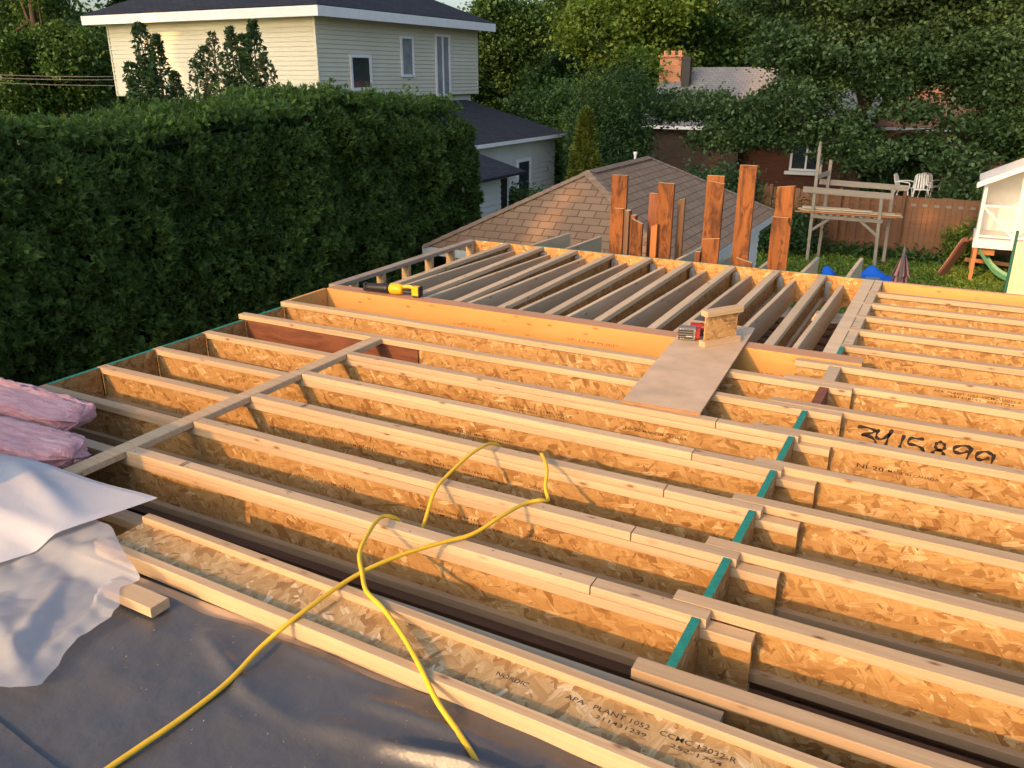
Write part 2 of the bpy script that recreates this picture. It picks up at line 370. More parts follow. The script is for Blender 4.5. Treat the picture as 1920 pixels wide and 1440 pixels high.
# text stamped on a face.  plane 'xz' (facing -Y) or 'xy' (facing up)
def stamp(txt, x0, x1, y, z, parent, origin, h=None, flip=False, plane='xz', mat='ink', name='printed_mark', rot=0, shear=0):
    cu = bpy.data.curves.new('t', 'FONT'); cu.body = txt; cu.size = 1; cu.resolution_u = 2; cu.shear = shear; cu.offset = .003
    o = bpy.data.objects.new('t', cu); me = bpy.data.meshes.new_from_object(o)
    n = len(me.vertices); a = np.empty(n*3, 'f'); me.vertices.foreach_get('co', a); a = a.reshape(-1, 3)
    mn = a.min(0); mxx = a.max(0); wd = mxx[0]-mn[0]; a[:, 0] = (a[:, 0]-mn[0])/wd-.5; hh = (mxx[1]-mn[1]); a[:, 1] = (a[:, 1]-mn[1])/hh-.5
    W = abs(x1-x0); H = h if h else W*hh/wd
    a[:, 0] *= W; a[:, 1] *= H
    if flip: a[:, :2] *= -1
    cx = (x0+x1)/2; b = np.zeros_like(a)
    if plane == 'xz': b[:, 0] = a[:, 0]+cx; b[:, 1] = y; b[:, 2] = a[:, 1]+z+a[:, 0]*rot
    else: b[:, 0] = a[:, 0]+cx; b[:, 1] = a[:, 1]+y+a[:, 0]*rot; b[:, 2] = z
    b -= np.array(origin, 'f')
    me.vertices.foreach_set('co', b.ravel()); me.name = name
    me.materials.clear(); me.materials.append(M[mat]); me.update()
    q = bpy.data.objects.new(name, me); COL.objects.link(q); q.parent = parent
    bpy.data.objects.remove(o); return q

def leafmesh(name, C, size, mat, up=.35, asp=.6, jitter=.35, tone=None, dirs=None, extra=None):
    C = np.asarray(C, 'f'); n = len(C)
    if dirs is None:
        nrm = RNG.normal(size=(n, 3)); nrm[:, 2] = np.abs(nrm[:, 2])+up
    else: nrm = dirs+RNG.normal(size=(n, 3))*.45
    nrm /= np.linalg.norm(nrm, axis=1)[:, None]
    a = np.cross(nrm, RNG.normal(size=(n, 3))); a /= np.linalg.norm(a, axis=1)[:, None]; b = np.cross(nrm, a)
    s = size*(1+jitter*RNG.uniform(-1, 1, n))[:, None]
    v = np.empty((n, 4, 3), 'f')
    v[:, 0] = C-a*s*.5; v[:, 1] = C+b*s*asp*.5+nrm*s*.08-a*s*.05; v[:, 2] = C+a*s*.5-nrm*s*.10; v[:, 3] = C-b*s*asp*.5+nrm*s*.08-a*s*.05
    me = bpy.data.meshes.new(name); me.vertices.add(n*4); me.vertices.foreach_set('co', v.ravel())
    me.loops.add(n*4); me.loops.foreach_set('vertex_index', np.arange(n*4, dtype='i'))
    me.polygons.add(n); me.polygons.foreach_set('loop_start', np.arange(0, n*4, 4, dtype='i')); me.polygons.foreach_set('loop_total', np.full(n, 4, 'i'))
    at = me.attributes.new('tone', 'FLOAT', 'FACE')
    t = RNG.uniform(0, 1, n) if tone is None else np.clip(tone+RNG.normal(size=n)*.15, 0, 1)
    at.data.foreach_set('value', t.astype('f')); me.materials.append(mat); me.update(); me.validate(); return me
# ================================================================ SETTING: ground
g = MB(); g.box((-150, -90, GZ-.3), (150, 210, GZ)); o = g.build('ground', M['ground']); o['kind'] = 'structure'

# ================================================================ I-JOISTS
FW, FT, WT = .0635, .038, .011
def ijoist_parts(root, Ln, D, web='osb', fl='flange', pads=None, webx=(0, None), yshift=0):
    a = MB(); a.beam((0, FW/2, -FT/2), (Ln, FW/2, -FT/2), FW, FT, .002, wob=.0012); a.build('top_flange', M[fl], root)
    a = MB(); a.beam((0, FW/2, -D+FT/2), (Ln, FW/2, -D+FT/2), FW, FT, .002, wob=.0012); a.build('bottom_flange', M[fl], root)
    wb = MB(); wb.box((webx[0], FW/2-WT/2, -D+FT-.006), (Ln-.001 if webx[1] is None else webx[1], FW/2+WT/2, -FT+.006)); wb = wb.build('web', M[web], root)
    if pads:
        for x0, x1 in pads:
            a = MB(); a.beam((x0, FW/2, FT/2+.0008), (x1, FW/2, FT/2+.0008), FW, FT-.001, .003, wob=.0012); a.build('padding_strip', M['spruce'], root)
    return wb
GL, GS = 'left field I-joists running up to the green blocks', 'right field I-joists'
YL = [-.4064, 0, .408, .815, 1.235, 1.662]            # left field rows
XE = 4.22
webs = {}
rowtxt = ['nearest the grey tarp', 'second from the grey tarp, touching the batts', 'third from the grey tarp', 'fourth from the grey tarp', 'fifth from the grey tarp', 'sixth from the grey tarp']
# master with pads, copied along the rows
for k, y in enumerate(YL):
    root = thing('floor_joist', 'left field I-joist, '+rowtxt[k]+(', strip on top' if k else ', beside the toppled joist'),
                 'floor joist', (-.028, y, 0), group=GL)
    if k == 0: webs[k] = ijoist_parts(root, XE+.028, .241); 
    elif k == 1: webs[k] = ijoist_parts(root, XE+.028, .241, pads=[(1.300, 3.684), (3.689, 4.098)]); m1 = root
    else: webs[k] = ijoist_parts(root, XE+.028, .241, pads=[(1.300, 3.684), (3.689, 4.098)])
    webs[k, 'o'] = (-.028, y, 0)
# deep joists K and L
rootK = thing('floor_joist', 'deep I-joist with a reddish brown patch at its raised left end', 'floor joist', (-.055, 2.045, .038), group=GL)
webs['K'] = ijoist_parts(rootK, 4.275, .250, webx=(.03, None))
a = MB(); a.box((.062, FW/2-WT/2-.012, -.211), (1.60, FW/2-WT/2-.001, -.039)); a.build('brown_web_patch', M['rusty'], rootK, label='reddish brown stained panel over the left part of the web')
rootL = thing('floor_joist', 'deep I-joist right in front of the long orange header beam', 'floor joist', (-.03, 2.470, .038), group=GL)
webs['L'] = ijoist_parts(rootL, 4.25, .250)
# right field
YR = [-.338, .068, .470, .881, 1.285, 1.705, 2.117, 2.533, 2.883, 3.33, 3.755, 4.155, 4.57, 4.98]
XR = [3.935]*5+[3.835]*4+[4.043]*5
XEND = 8.4
rl = ['lowest row, dull top, bottom right corner', 'second row from the bottom right corner', 'third row from the bottom right corner', 'fourth row from the bottom right corner', 'fifth row from the bottom right corner',
      'small black stamp, just below the sprayed number', 'sprayed with the big black number 3415899', 'first row behind the sprayed number', 'starting over the header beam end',
      'first row beyond the header end', 'second row beyond the header end', 'third row from the far rim beam', 'second row from the far rim beam', 'last row beside the far rim beam']
R = {}
first = {}
for k, (y, x) in enumerate(zip(YR, XR)):
    D = .241
    if k in (0, 5, 9):
        r = thing('floor_joist', 'right field I-joist, '+rl[k], 'floor joist', (x, y, .038), group=GS)
        wb = ijoist_parts(r, XEND-x, D); first['c'] = r
    else:
        r = dup(first['c'], (x, y, .038), label='right field I-joist, '+rl[k]); wb = [c for c in r.children if c.name.startswith('web')][0]
    R[k] = (r, wb, (x, y, .038))
# far field I-joists (running away from the camera)
FX = [.431, .825, 1.216, 1.616, 2.020, 2.418, 2.832, 3.238, 3.650]
fr = None
for k, xr in enumerate(FX):
    lab = 'weathered I-joist running away behind the header, %s from the hedge side' % ORD[k]
    if fr is None:
        fr = thing('floor_joist', lab, 'floor joist', (xr, 3.132, .038), math.pi/2, group='far field I-joists behind the header')
        ijoist_parts(fr, 2.333, .241, web='osbdull', fl='greywood')
        h = MB(); h.box((2.27, -.006, -.235), (2.331, -.003, -.05)); h.box((2.325, -.04, -.235), (2.3315, -.006, -.05)); h.build('steel_hanger', M['galv'], fr)
    else: dup(fr, (xr, 3.132, .038), label=lab)
# thin planks between them, sloping out over the rim
PX = [.485, .905, 1.30, 1.752, 2.155, 2.565, 2.985, 3.387, 3.80]
PE = [6.93, 6.90, 5.80, 5.78, 6.85, 6.60, 6.8, 6.84, 7.03]
plm = {}
ends = ['']*9
for k, (xr, ye) in enumerate(zip(PX, PE)):
    s = .0275; z0 = .030; y0 = 3.16; y0 += .0 if k != 7 else .30
    lab = 'grey plank on edge between the far joists, %s from the hedge side' % ORD[k]
    a = MB(); Lp = ye-y0
    a.beam((0, 0, 0), (Lp, 0, -s*Lp), .036, .215, .003, wob=.0015)
    single(a, 'roof_plank', M['plank'], lab, 'plank', 'thin planks on edge between the far joists', loc=(xr-.018, y0, z0-.1075-s*(y0-3.15)), rz=math.pi/2)

# header LVL, end beam, rims
a = MB(); hd = thing('header_beam', 'long orange laminated beam across the floor with the yellow saw on it', 'beam', (0, 2.995, .038))
a = MB(); a.beam((0, .0225, -.1205), (4.215, .0225, -.1205), .045, .241, .002, cap=1); a.beam((0, .068, -.1205), (4.212, .068, -.1205), .0445, .240, .002, cap=1); a.beam((0, .113, -.1205), (4.21, .113, -.1205), .0445, .241, .002, cap=1)
hb = a.build('beam_plies', [M['lvl'], M['lvltop']], hd)
a = MB(); a.box((0.0, .0, 0.0005), (4.213, .135, .0022)); a.build('top_edge', M['lvltop'], hd)
stamp('LVL 2.0E 3100', 1.25, 1.62, 2.9935, -.10, hb, (0, 2.995, .038), .018, mat='stampink'); stamp('SP 1234 PLIED', 2.22, 2.62, 2.9935, -.085, hb, (0, 2.995, .038), .018, mat='stampink')
stamp('LVL 2.0E', 3.62, 3.84, 2.9935, -.12, hb, (0, 2.995, .038), .02, mat='stampink')
a = MB(); a.beam((4.12, 5.445, -.083), (8.4, 5.445, -.083), .045, .241, .002)
single(a, 'rim_beam', M['lvl'], 'orange laminated rim beam along the far right edge above the lawn', 'beam')
a = MB(); a.box((4.118, 5.4225, .0383), (8.4, 5.4675, .040)); o = a.build('beam_edge', M['lvltop'], bpy.data.objects['rim_beam'])
a = MB(); a.box((-.09, 5.469, -.235), (4.115, 5.497, .038), 0, top=1)
single(a, 'rim_board', [M['osbh'], M['green']], 'long strand board rim along the far edge with old posts behind it', 'rim board')
# left rim pieces between joist ends
ys = [-1.3]+YL[:]; rimlab = ['beside the insulation, lowest left', 'hidden behind the pink insulation', 'ending at the second joist end', 'between the second and third joist ends', 'between the third and fourth joist ends', 'just below the raised brown-patched joist']
YLx = YL+[2.045+.0, 2.470, 2.995]
for i in range(len(YLx)-1):
    y0 = YLx[i]+FW+.002; y1 = YLx[i+1]-.002
    if i == 6: y0 = 2.045+FW+.002
    lab = 'green topped strand board piece of the left rim, %s counted from the pink insulation' % ORD[i]
    a = MB(); zt = -.001 if i < 6 else (.0 if i == 6 else .036)
    a.box((-.03, y0, -.241 if i < 6 else -.215), (-.001, y1, zt), 0, top=1 if i < 7 else 0)
    mats = [M['osbx'], M['green']] if i < 7 else [M['lvl'], M['lvl']]
    if i == 7: lab = 'short brown laminated piece of the left rim beside the header end'
    single(a, 'rim_board', mats, lab, 'rim board', 'short rim pieces along the hedge side')
a = MB(); a.box((-.03, -3.0, -.241), (-.001, YL[0]-.002, -.001), 0, top=1); single(a, 'rim_board', [M['osbx'], M['green']], 'long green topped rim board under the white film at the left', 'rim board')
# green blocks and other blocks
blks = [(YR[0]+FW, YL[1], 'green', 4.022), (YR[1]+FW, YL[2], 'green', 4.022), (YR[2]+FW, YL[3], 'green', 4.022), (YR[3]+FW, YL[4], 'green', 4.022), (YR[4]+FW, YL[5], 'green', 4.022), (YR[5]+FW, 2.045, 'green', 4.022)]
for i, (y0, y1, c, x) in enumerate(blks):
    a = MB(); a.box((x, y0+.001, -.215), (x+.03, y1-.001, .0375), 0, top=1)
    single(a, 'blocking_piece', [M['osbx'], M['green']], 'green topped blocking between joists, %s from the bottom edge' % ORD[i], 'blocking', 'green topped blocks between the joists')
a = MB(); a.box((4.045, 2.117+FW+.001, -.215), (4.096, 2.469, .036)); single(a, 'blocking_piece', M['rusty'], 'reddish brown wooden block between two joists right of the plywood plank', 'blocking')
a = MB(); a.box((4.04, 2.533+FW+.001, -.215), (4.108, 2.882, .036)); single(a, 'blocking_piece', M['greywood'], 'wide grey wooden block below the right end of the header beam', 'blocking')
a = MB(); a.box((4.045, 3.134, -.215), (4.072, 3.329, .0375), 0, top=1); single(a, 'blocking_piece', [M['osbx'], M['green']], 'short green topped block just behind the header end', 'blocking')
for i, k in enumerate(range(9, 14)):
    y0 = YR[k]+FW+.001; y1 = (YR[k+1] if k < 13 else 5.468)-.001
    a = MB(); a.box((4.052, y0, -.215), (4.112, y1, .0365)); single(a, 'blocking_piece', M['greywood'], 'brownish grey block beside the long grey edge board, %s beyond the header' % ORD[i], 'blocking', 'wooden blocks along the long grey edge board')
a = MB(); a.beam((4.003, 3.132, -.085), (4.003, 5.468, -.085), .088, .245, .003); single(a, 'edge_board', M['greywood'], 'long grey board from the header to the far rim beside the right field', 'board')
# knee wall at the far left
kw = thing('knee_wall', 'low stud wall with grey stained top plate along the hedge', 'wall', (-.045, 3.13, 0))
a = MB(); a.beam((0, .0, .018), (0, 2.34, .018), .089, .038, .003, wob=.001); a.build('top_plate', M['pergola'], kw)
for i in range(6):
    a = MB(); y = .28+i*.405; a.beam((.0, y, -.26), (.0, y, -.002), .085, .038, .002, up=(0, 1, 0)); a.build('stud', M['stud'], kw)
a = MB(); a.beam((0, 0, -.28), (0, 2.34, -.28), .089, .038, .003); a.build('bottom_plate', M['greywood'], kw)
# the flat 2x4 across
a = MB(); a.beam((1.222, -.352, .0195), (1.222, 2.043, .0195), .089, .037, .004, wob=.001)
single(a, 'flat_stud', M['spruce'], 'flat 2x4 laid across the joists from the white film to the brown patch', 'lumber')

# house storey below (outer walls, bearing wall, ceiling strapping, floor)
hw = thing('house_shell', 'walls of the opened house under the new floor framing', 'house', (0, 0, GZ))
a = MB(); a.box((-.12, -6, 0), (-.0, 5.4, 2.90)); a.box((0, 5.38, 0), (8.5, 5.5, 2.90)); a.box((8.5, -6, 0), (8.62, 5.5, 2.90)); a.box((0, -6, 0), (8.5, -5.88, 2.90)); a.build('outer_wall', M['whitesid'], hw)
a = MB(); a.box((3.99, -6, 0), (4.11, 5.38, 2.87)); a.build('bearing_wall', M['brown'], hw)
a = MB(); a.box((0, -5.88, .3), (3.98, 5.38, .32)); a.box((4.12, -5.88, .3), (8.5, 5.38, .32)); a.build('room_floor', M['brown'], hw)
ce = thing('old_ceiling', 'old brown boards and orange strapping seen down between the joists', 'ceiling', (0, 0, -.40))
a = MB()
for i in range(44):
    y = -2.4+i*.18; a.box((.0, y, 0), (8.5, y+.14, .018))
a.build('boards', M['brown'], ce)
a = MB()
for i in range(7): a.beam((3.42+.11*i*1.0, 3.3, .03), (3.38+.11*i, 5.3, .03), .05, .02, .001)
a.build('strapping', M['strap'], ce)
a = MB()
for i in range(8): a.box((3.2, 3.45+i*.24, .045), (3.95, 3.55+i*.24, .07))
a.build('cross_boards', M['brown'], ce)

# subfloor + tarp
a = MB(); a.box((.0, -5.5, -.262), (6.5, -.70, -.020)); sf = single(a, 'subfloor_deck', M['ply'], 'plywood deck under the grey tarp in the foreground', 'deck')
a = MB(); a.box((1.6, -1.9, -.019), (6.4, -.655, -.004)); a.build('plywood_edge_strip', M['ply'], sf)
def grid(nx, ny, fn):
    vs = [fn(i/(nx-1), j/(ny-1)) for j in range(ny) for i in range(nx)]
    fs = [(j*nx+i, j*nx+i+1, (j+1)*nx+i+1, (j+1)*nx+i) for j in range(ny-1) for i in range(nx-1)]
    m = MB(); m.add(vs, fs); return m
from mathutils import noise as mn
def fbm(x, y, s, o=3): return mn.fractal(Vector((x*s, y*s, 1.7)), 1.0, 2.0, o)
def fold(x, y, a, b, wd, h):
    ax, ay = a; bx, by = b; dx, dy = bx-ax, by-ay; l2 = dx*dx+dy*dy
    t = max(0, min(1, ((x-ax)*dx+(y-ay)*dy)/l2)); d = math.hypot(x-ax-t*dx, y-ay-t*dy)
    return h*math.exp(-(d/wd)**2)*(math.sin(math.pi*min(1, max(0, .12+.76*t)))**.7)
folds = [((3.45, -.93), (3.83, -.86), .022, .022), ((3.83, -.86), (3.88, -.97), .018, .020), ((3.2, -.95), (3.45, -.90), .04, .010), ((2.65, -.80), (2.95, -.93), .03, .010), ((3.3, -.80), (3.75, -.78), .03, .008),
         ((2.95, -.93), (3.15, -.96), .03, .008), ((3.6, -1.05), (4.2, -1.02), .03, .014), ((2.1, -1.5), (3.2, -1.42), .05, .008), ((3.9, -.75), (4.1, -.95), .03, .010), ((2.75, -.72), (3.3, -.72), .03, .005)]
def tz(x, y):
    z = .004+.010*(fbm(x, y, 1.7)+.6)*.7+.004*abs(fbm(x, y, 6))+.012*abs(fbm(x+9, y*1.6, 2.1))**1.5
    for f in folds: z += 1.9*fold(x, y, *f)
    return max(.001, z)
def tarpf(u, v):
    x = -1.2+u*7.5; e = -.705+.035*math.sin(max(0, min(1, (x-3.3)/.8))*math.pi)+.012*math.sin(x*7)+.006*math.sin(x*19)
    if x > 3.85: e -= (x-3.85)*.25
    y = e-(1-v)**1.3*4.3
    return (x, y, tz(x, y))
single(grid(560, 380, tarpf), 'tarpaulin', M['tarp'], 'dark grey tarp spread over the deck in the foreground', 'tarp', smooth=True)
def tarp2(u, v):
    x = .5+u*2.4; yl = -1.352-(x-2.45)*.10; y = yl-v*2.5
    return (x, y, tz(x, y)+.005+.003*math.exp(-v*40)+.002*fbm(x, y, 5))
single(grid(160, 160, tarp2), 'tarpaulin', M['tarp'], 'second grey sheet overlapping at the bottom left corner', 'tarp', smooth=True)

n = 110; xs = RNG.uniform(2.2, 4.2, n); ys_ = -.76-np.abs(RNG.normal(size=n))*.28
P = np.array([(x, y, tz(x, y)+.003) for x, y in zip(xs, ys_)]); nr = np.zeros((n, 3)); nr[:, 2] = 3
o = bpy.data.objects.new('wood_chips', leafmesh('wood_chips', P, .0045, M['sawn'], dirs=nr, asp=.45, jitter=.6)); COL.objects.link(o); setp(o, kind='stuff', label='tiny pale wood chips scattered on the grey tarp', category='wood chips')
# toppled joist lying on its side
tj = thing('toppled_joist', 'I-joist lying flat on its side on the edge of the grey tarp', 'floor joist', (1.90, -.638, .0), -.030)
LT = 3.4; DT = .25
a = MB(); a.beam((0, .019, .0318), (LT, .019, .0318), .038, .0635, .003, wob=.0012); a.build('near_flange', M['flange'], tj)
a = MB(); a.beam((0, DT-.019, .0318), (LT, DT-.019, .0318), .038, .0635, .003, wob=.0012); a.build('far_flange', M['flange'], tj)
def mkweb():
    a = MB(); a.box((0.001, -DT/2+.036, -.0055), (LT-.001, DT/2-.036, .0055)); return a
wt = bpy.data.objects.new('web', None)
a = MB(); a.box((.002, .036, .027), (LT-.002, DT-.036, .037)); tw = a.build('web', M['osbweb'] if 'osbweb' in M else M['osb'], tj)
for txt, x0, x1, yy, hh in [('NORDIC', 3.584, 3.690, -.547, .022), ('APA   PLANT 1052   CCMC 13032-R', 3.806, 4.30, -.545, .022), ('211431239', 3.913, 4.063, -.575, .017), ('252-1794', 4.13, 4.27, -.580, .017)]:
    x = (x0+x1)/2; q = stamp(txt, (x0-1.90), (x1-1.90), yy+.638+(x-1.9)*.03, .0378, tw, (0, 0, 0), hh*.85, plane='xy', mat='ink2')

# short 2x4 block, plywood plank, joist offcut
a = MB(); a.beam((-.14, 0, .019), (.105, 0, .019), .075, .038, .003)
single(a, 'lumber_offcut', M['spruce'], 'short pale 2x4 piece half covered by the clear plastic', 'lumber', loc=(2.332, -.79, .022), rz=-.02)
a = MB(); z = .0402; t = .018; P = [(3.138, 1.683), (3.565, 1.700), (3.468, 3.42), (3.009, 3.42)]
vs = [(x, y, z) for x, y in P]+[(x, y, z+t) for x, y in P]
a.add(vs, [(3, 2, 1, 0), (4, 5, 6, 7)], 0); a.add(vs, [(0, 1, 5, 4), (1, 2, 6, 5), (2, 3, 7, 6), (3, 0, 4, 7)], 1)
for v0 in (): pass
single(a, 'plywood_plank', [M['ply'], M['plyedge']], 'grey plywood plank lying across joists and header', 'plank')
oc = thing('joist_offcut', 'short upright I-joist offcut standing on the plywood plank', 'offcut', (3.283, 2.80, .0586), .97)
LO = .30
for nm, z in (('bottom_flange', .019), ('top_flange', .222)):
    a = MB(); a.beam((0, .032, z), (LO, .032, z), .0635, .038, .002); a.build(nm, M['flange'], oc)
a = MB(); a.box((.012, .0265, .034), (LO-.02, .0375, .208)); ow = a.build('web', M['osb'], oc)
stamp('NORDIC', .17, .27, .0258, .15, ow, (0, 0, 0), .014)

# ---------------------------------------------------------------- stamps on joist webs
def st(txt, x0, x1, key, z, h, flip=False):
    y = webs[key, 'o'][1]; stamp(txt, x0, x1, y+FW/2-WT/2-.0008, z, webs[key], webs[key, 'o'], h, flip)
st('NI-20', 2.19, 2.28, 2, -.122, .019, True); st('MADE IN CANADA', 1.93, 2.17, 2, -.124, .013, True)
st('NI-20', 1.99, 2.08, 3, -.124, .019, True); st('MADE IN CANADA', 1.725, 1.97, 3, -.124, .013, True)
st('APA   PLANT 1052   CCMC 13032-R', 2.41, 2.88, 3, -.135, .013, True); st('211431239   252-1794', 2.455, 2.78, 3, -.112, .011, True); st('NORDIC', 2.996, 3.096, 3, -.115, .014, True)
st('APA   PLANT 1052   CCMC 13032-R', 2.626, 3.075, 2, -.132, .013, True); st('211438180   252-1794', 2.647, 2.96, 2, -.110, .011, True); st('NORDIC', 3.193, 3.291, 2, -.113, .014, True)
st('NORDIC', 2.148, 2.247, 5, -.106, .013); st('APA   PLANT 1052   CCMC 13032-E', 2.362, 2.837, 5, -.104, .013); st('211438191   252-1794', 2.463, 2.794, 5, -.124, .011)
st('NI-20', 3.16, 3.25, 5, -.102, .019); st('MADE IN CANADA', 3.265, 3.51, 5, -.104, .013)
st('NI-20', 2.34, 2.43, 4, -.122, .019); st('MADE IN CANADA', 2.45, 2.69, 4, -.124, .013)
def sr(txt, x0, x1, k, z, h, flip=False):
    r, wb, o = R[k]; stamp(txt, x0, x1, o[1]+FW/2-WT/2-.0008, z, wb, o, h, flip)
sr('NI-20', 4.348, 4.47, 5, -.078, .022); sr('MADE IN CANADA', 4.49, 4.71, 5, -.078, .013)
sr('NORDIC', 4.427, 4.499, 8, -.020, .012); sr('APA  PLANT 1052  CCMC 13032-E', 4.631, 5.08, 8, -.030, .014); sr('211438191  252-1794', 4.72, 5.05, 8, -.052, .011)
# sprayed number as brush strokes
def strokes(lines, y, z, x, hgt, wd, parent, org):
    m = MB()
    for pl in lines:
        P = []
        for i in range(len(pl)-1):           # smooth polyline (Catmull)
            p0 = pl[max(i-1, 0)]; p1 = pl[i]; p2 = pl[i+1]; p3 = pl[min(i+2, len(pl)-1)]
            for s in range(8):
                t = s/8; P.append(tuple(.5*((2*b)+(-a_+c)*t+(2*a_-5*b+4*c-d)*t*t+(-a_+3*b-3*c+d)*t*t*t) for a_, b, c, d in zip(p0, p1, p2, p3)))
        P.append(pl[-1]); n = len(P); vs = []
        for i, q in enumerate(P):
            a_ = P[max(i-1, 0)]; b = P[min(i+1, n-1)]; dx, dy = (b[0]-a_[0]), (b[1]-a_[1]); l = math.hypot(dx, dy) or 1
            ww = wd*(.75+.3*math.sin(i*.5))*(.6 if i in (0, n-1) else 1)
            nx_, ny_ = -dy/l*ww/2, dx/l*ww/2
            for sgn in (1, -1): vs.append((x+q[0]*1+sgn*nx_, y, z+q[1]*1+sgn*ny_))
        vs = [(a_-org[0], b-org[1], c-org[2]) for a_, b, c in vs]
        m.add(vs, [(2*i, 2*i+1, 2*i+3, 2*i+2) for i in range(n-1)])
    return m.build('sprayed_number', M['spray'], parent)
r, wb, o = R[6]
S = [[(4.300, -.040), (4.345, -.036), (4.386, -.046), (4.368, -.064), (4.326, -.084), (4.366, -.085), (4.395, -.104), (4.394, -.136), (4.36, -.158)],
     [(4.405, -.035), (4.397, -.062), (4.402, -.085), (4.430, -.084), (4.462, -.045)], [(4.468, -.022), (4.455, -.07), (4.447, -.125)],
     [(4.528, -.042), (4.521, -.08), (4.514, -.125)],
     [(4.622, -.046), (4.590, -.050), (4.560, -.054), (4.552, -.084), (4.585, -.088), (4.618, -.098), (4.632, -.128), (4.61, -.15)],
     [(4.7, -0.091), (4.7124, -0.0868), (4.72, -0.0758), (4.72, -0.0622), (4.7123, -0.0512), (4.7, -0.047), (4.6876, -0.0512), (4.68, -0.0622), (4.68, -0.0758), (4.6877, -0.0868), (4.7, -0.091)],
     [(4.697, -0.091), (4.6811, -0.0973), (4.6713, -0.1138), (4.6713, -0.1342), (4.6811, -0.1507), (4.697, -0.157), (4.7129, -0.1507), (4.7227, -0.1342), (4.7227, -0.1138), (4.7129, -0.0973), (4.697, -0.091)],
     [(4.838, -.050), (4.808, -.043), (4.768, -.060), (4.766, -.082), (4.795, -.088), (4.828, -.070)], [(4.842, -.045), (4.832, -.09), (4.822, -.155)],
     [(4.935, -.066), (4.905, -.055), (4.872, -.072), (4.868, -.098), (4.895, -.103), (4.925, -.085)], [(4.942, -.060), (4.940, -.10), (4.930, -.165)]]
strokes(S, o[1]+FW/2-WT/2-.0009, 0, 0, 1, .0185, wb, o)
for k in (1, 2, 3, 4, 5):
    a = MB()
    for i in range(9):
        x = 1.36+i*.32+random.uniform(-.05, .05); y_ = FW/2+random.uniform(-.02, .02)
        a.tube([(x, y_, .0385), (x, y_, .0400)], .0032, 6)
    pr_ = webs[k].parent; a.build('nail_heads', M['grey'], pr_)
    stamp('||', 1.62, 1.64, YL[k]+.030, .0402, pr_, webs[k, 'o'], .05, plane='xy', mat='ink', name='pencil_mark') if k in (1, 3) else None
# ---------------------------------------------------------------- insulation, films
def batt(label, x0, x1, y0, y1, z0, h, seed):
    nx, ns = 70, 40
    vs = []
    for i in range(nx):
        u = i/(nx-1); x = x0+(x1-x0)*u
        sc = 1.0
        if u > .955: sc = math.sqrt(max(0.0, 1-((u-.955)/.045)**2))*.999+.001
        for j in range(ns):
            a_ = 2*math.pi*j/ns; c, s = math.cos(a_), math.sin(a_); e = .38
            yy = math.copysign(abs(c)**e, c)*(y1-y0)/2*sc; zz = math.copysign(abs(s)**e, s)*h/2*sc
            n1 = mn.fractal(Vector((x*5, a_*1.3+seed, seed)), 1, 2, 4); n2 = mn.fractal(Vector((x*16, s*9, c*5+seed)), 1, 2, 3)
            f = 1+.15*n1+.10*n2+.05*mn.noise(Vector((x*30, s*26, c*14+seed)))
            vs.append((x+.03*n1, (y0+y1)/2+yy*f, z0+h/2+zz*f+.012*math.sin(x*3+seed)))
    fs = []
    for i in range(nx-1):
        for j in range(ns): j2 = (j+1) % ns; fs.append((i*ns+j, (i+1)*ns+j, (i+1)*ns+j2, i*ns+j2))
    fs.append(tuple((nx-1)*ns+j for j in range(ns)))
    m = MB(); m.add(vs, fs); return single(m, 'insulation_batt', M['insul'], label, 'insulation', 'pink insulation batts', smooth=True)
batt('upper pink insulation batt nearest the hedge', -.75, .78, -.04, .24, .004, .108, 1.3)
batt('lower pink insulation batt touching the flat 2x4', -.75, 1.17, -.355, -.06, .004, .098, 4.1)

st_ = thing('added_shade_stack', 'unseen stack of pink bundles added to shade the batts', 'insulation', (.10, -1.97, -.018))  # added out of view so that its shadow falls on the batts
for k in range(3):
    a = MB(); a.beam((-.62, 0, .17+k*.34), (.80-.03*k, 0, .17+k*.34), .48, .33, .06); a.build('bundle', M['insul'], st_)

def fansheet(poly, hf, name, mat, label, c, rings=46, n=260):
    P = [Vector((x, y)) for x, y in poly]; per = []; tot = 0
    for i in range(len(P)): tot += (P[(i+1) % len(P)]-P[i]).length
    for k in range(n):
        d = tot*k/n; i = 0
        while d > (P[(i+1) % len(P)]-P[i]).length: d -= (P[(i+1) % len(P)]-P[i]).length; i += 1
        e = (P[(i+1) % len(P)]-P[i]); per.append(P[i]+e*(d/e.length))
    c = Vector(c); vs = [(c.x, c.y, hf(c.x, c.y, 0))]
    for r_ in range(1, rings+1):
        for q in per:
            s = c+(q-c)*(r_/rings); vs.append((s.x, s.y, hf(s.x, s.y, r_/rings)))
    fs = [(0, 1+k, 1+(k+1) % n) for k in range(n)]
    for r_ in range(rings-1):
        b = 1+r_*n; fs += [(b+k, b+n+k, b+n+(k+1) % n, b+(k+1) % n) for k in range(n)]
    m = MB(); m.add(vs, fs); return single(m, name, mat, label, 'plastic sheet', smooth=True)
def sup(x, y):
    t = max(0, min(1, (y+.80)/.10)); t = t*t*(3-2*t)
    return .018+.052*t
def h1(x, y, e):
    z = sup(x, y)+.034+.016*(.5+fbm(x, y, 1.8, 2))+.008*math.sin(x*4+y*6)
    z += fold(x, y, (1.1, -.42), (1.75, -.62), .05, .020)+fold(x, y, (1.25, -.75), (1.7, -.80), .05, .018)
    return max(sup(x, y)+.020, z*(1 if e < .96 else .96))
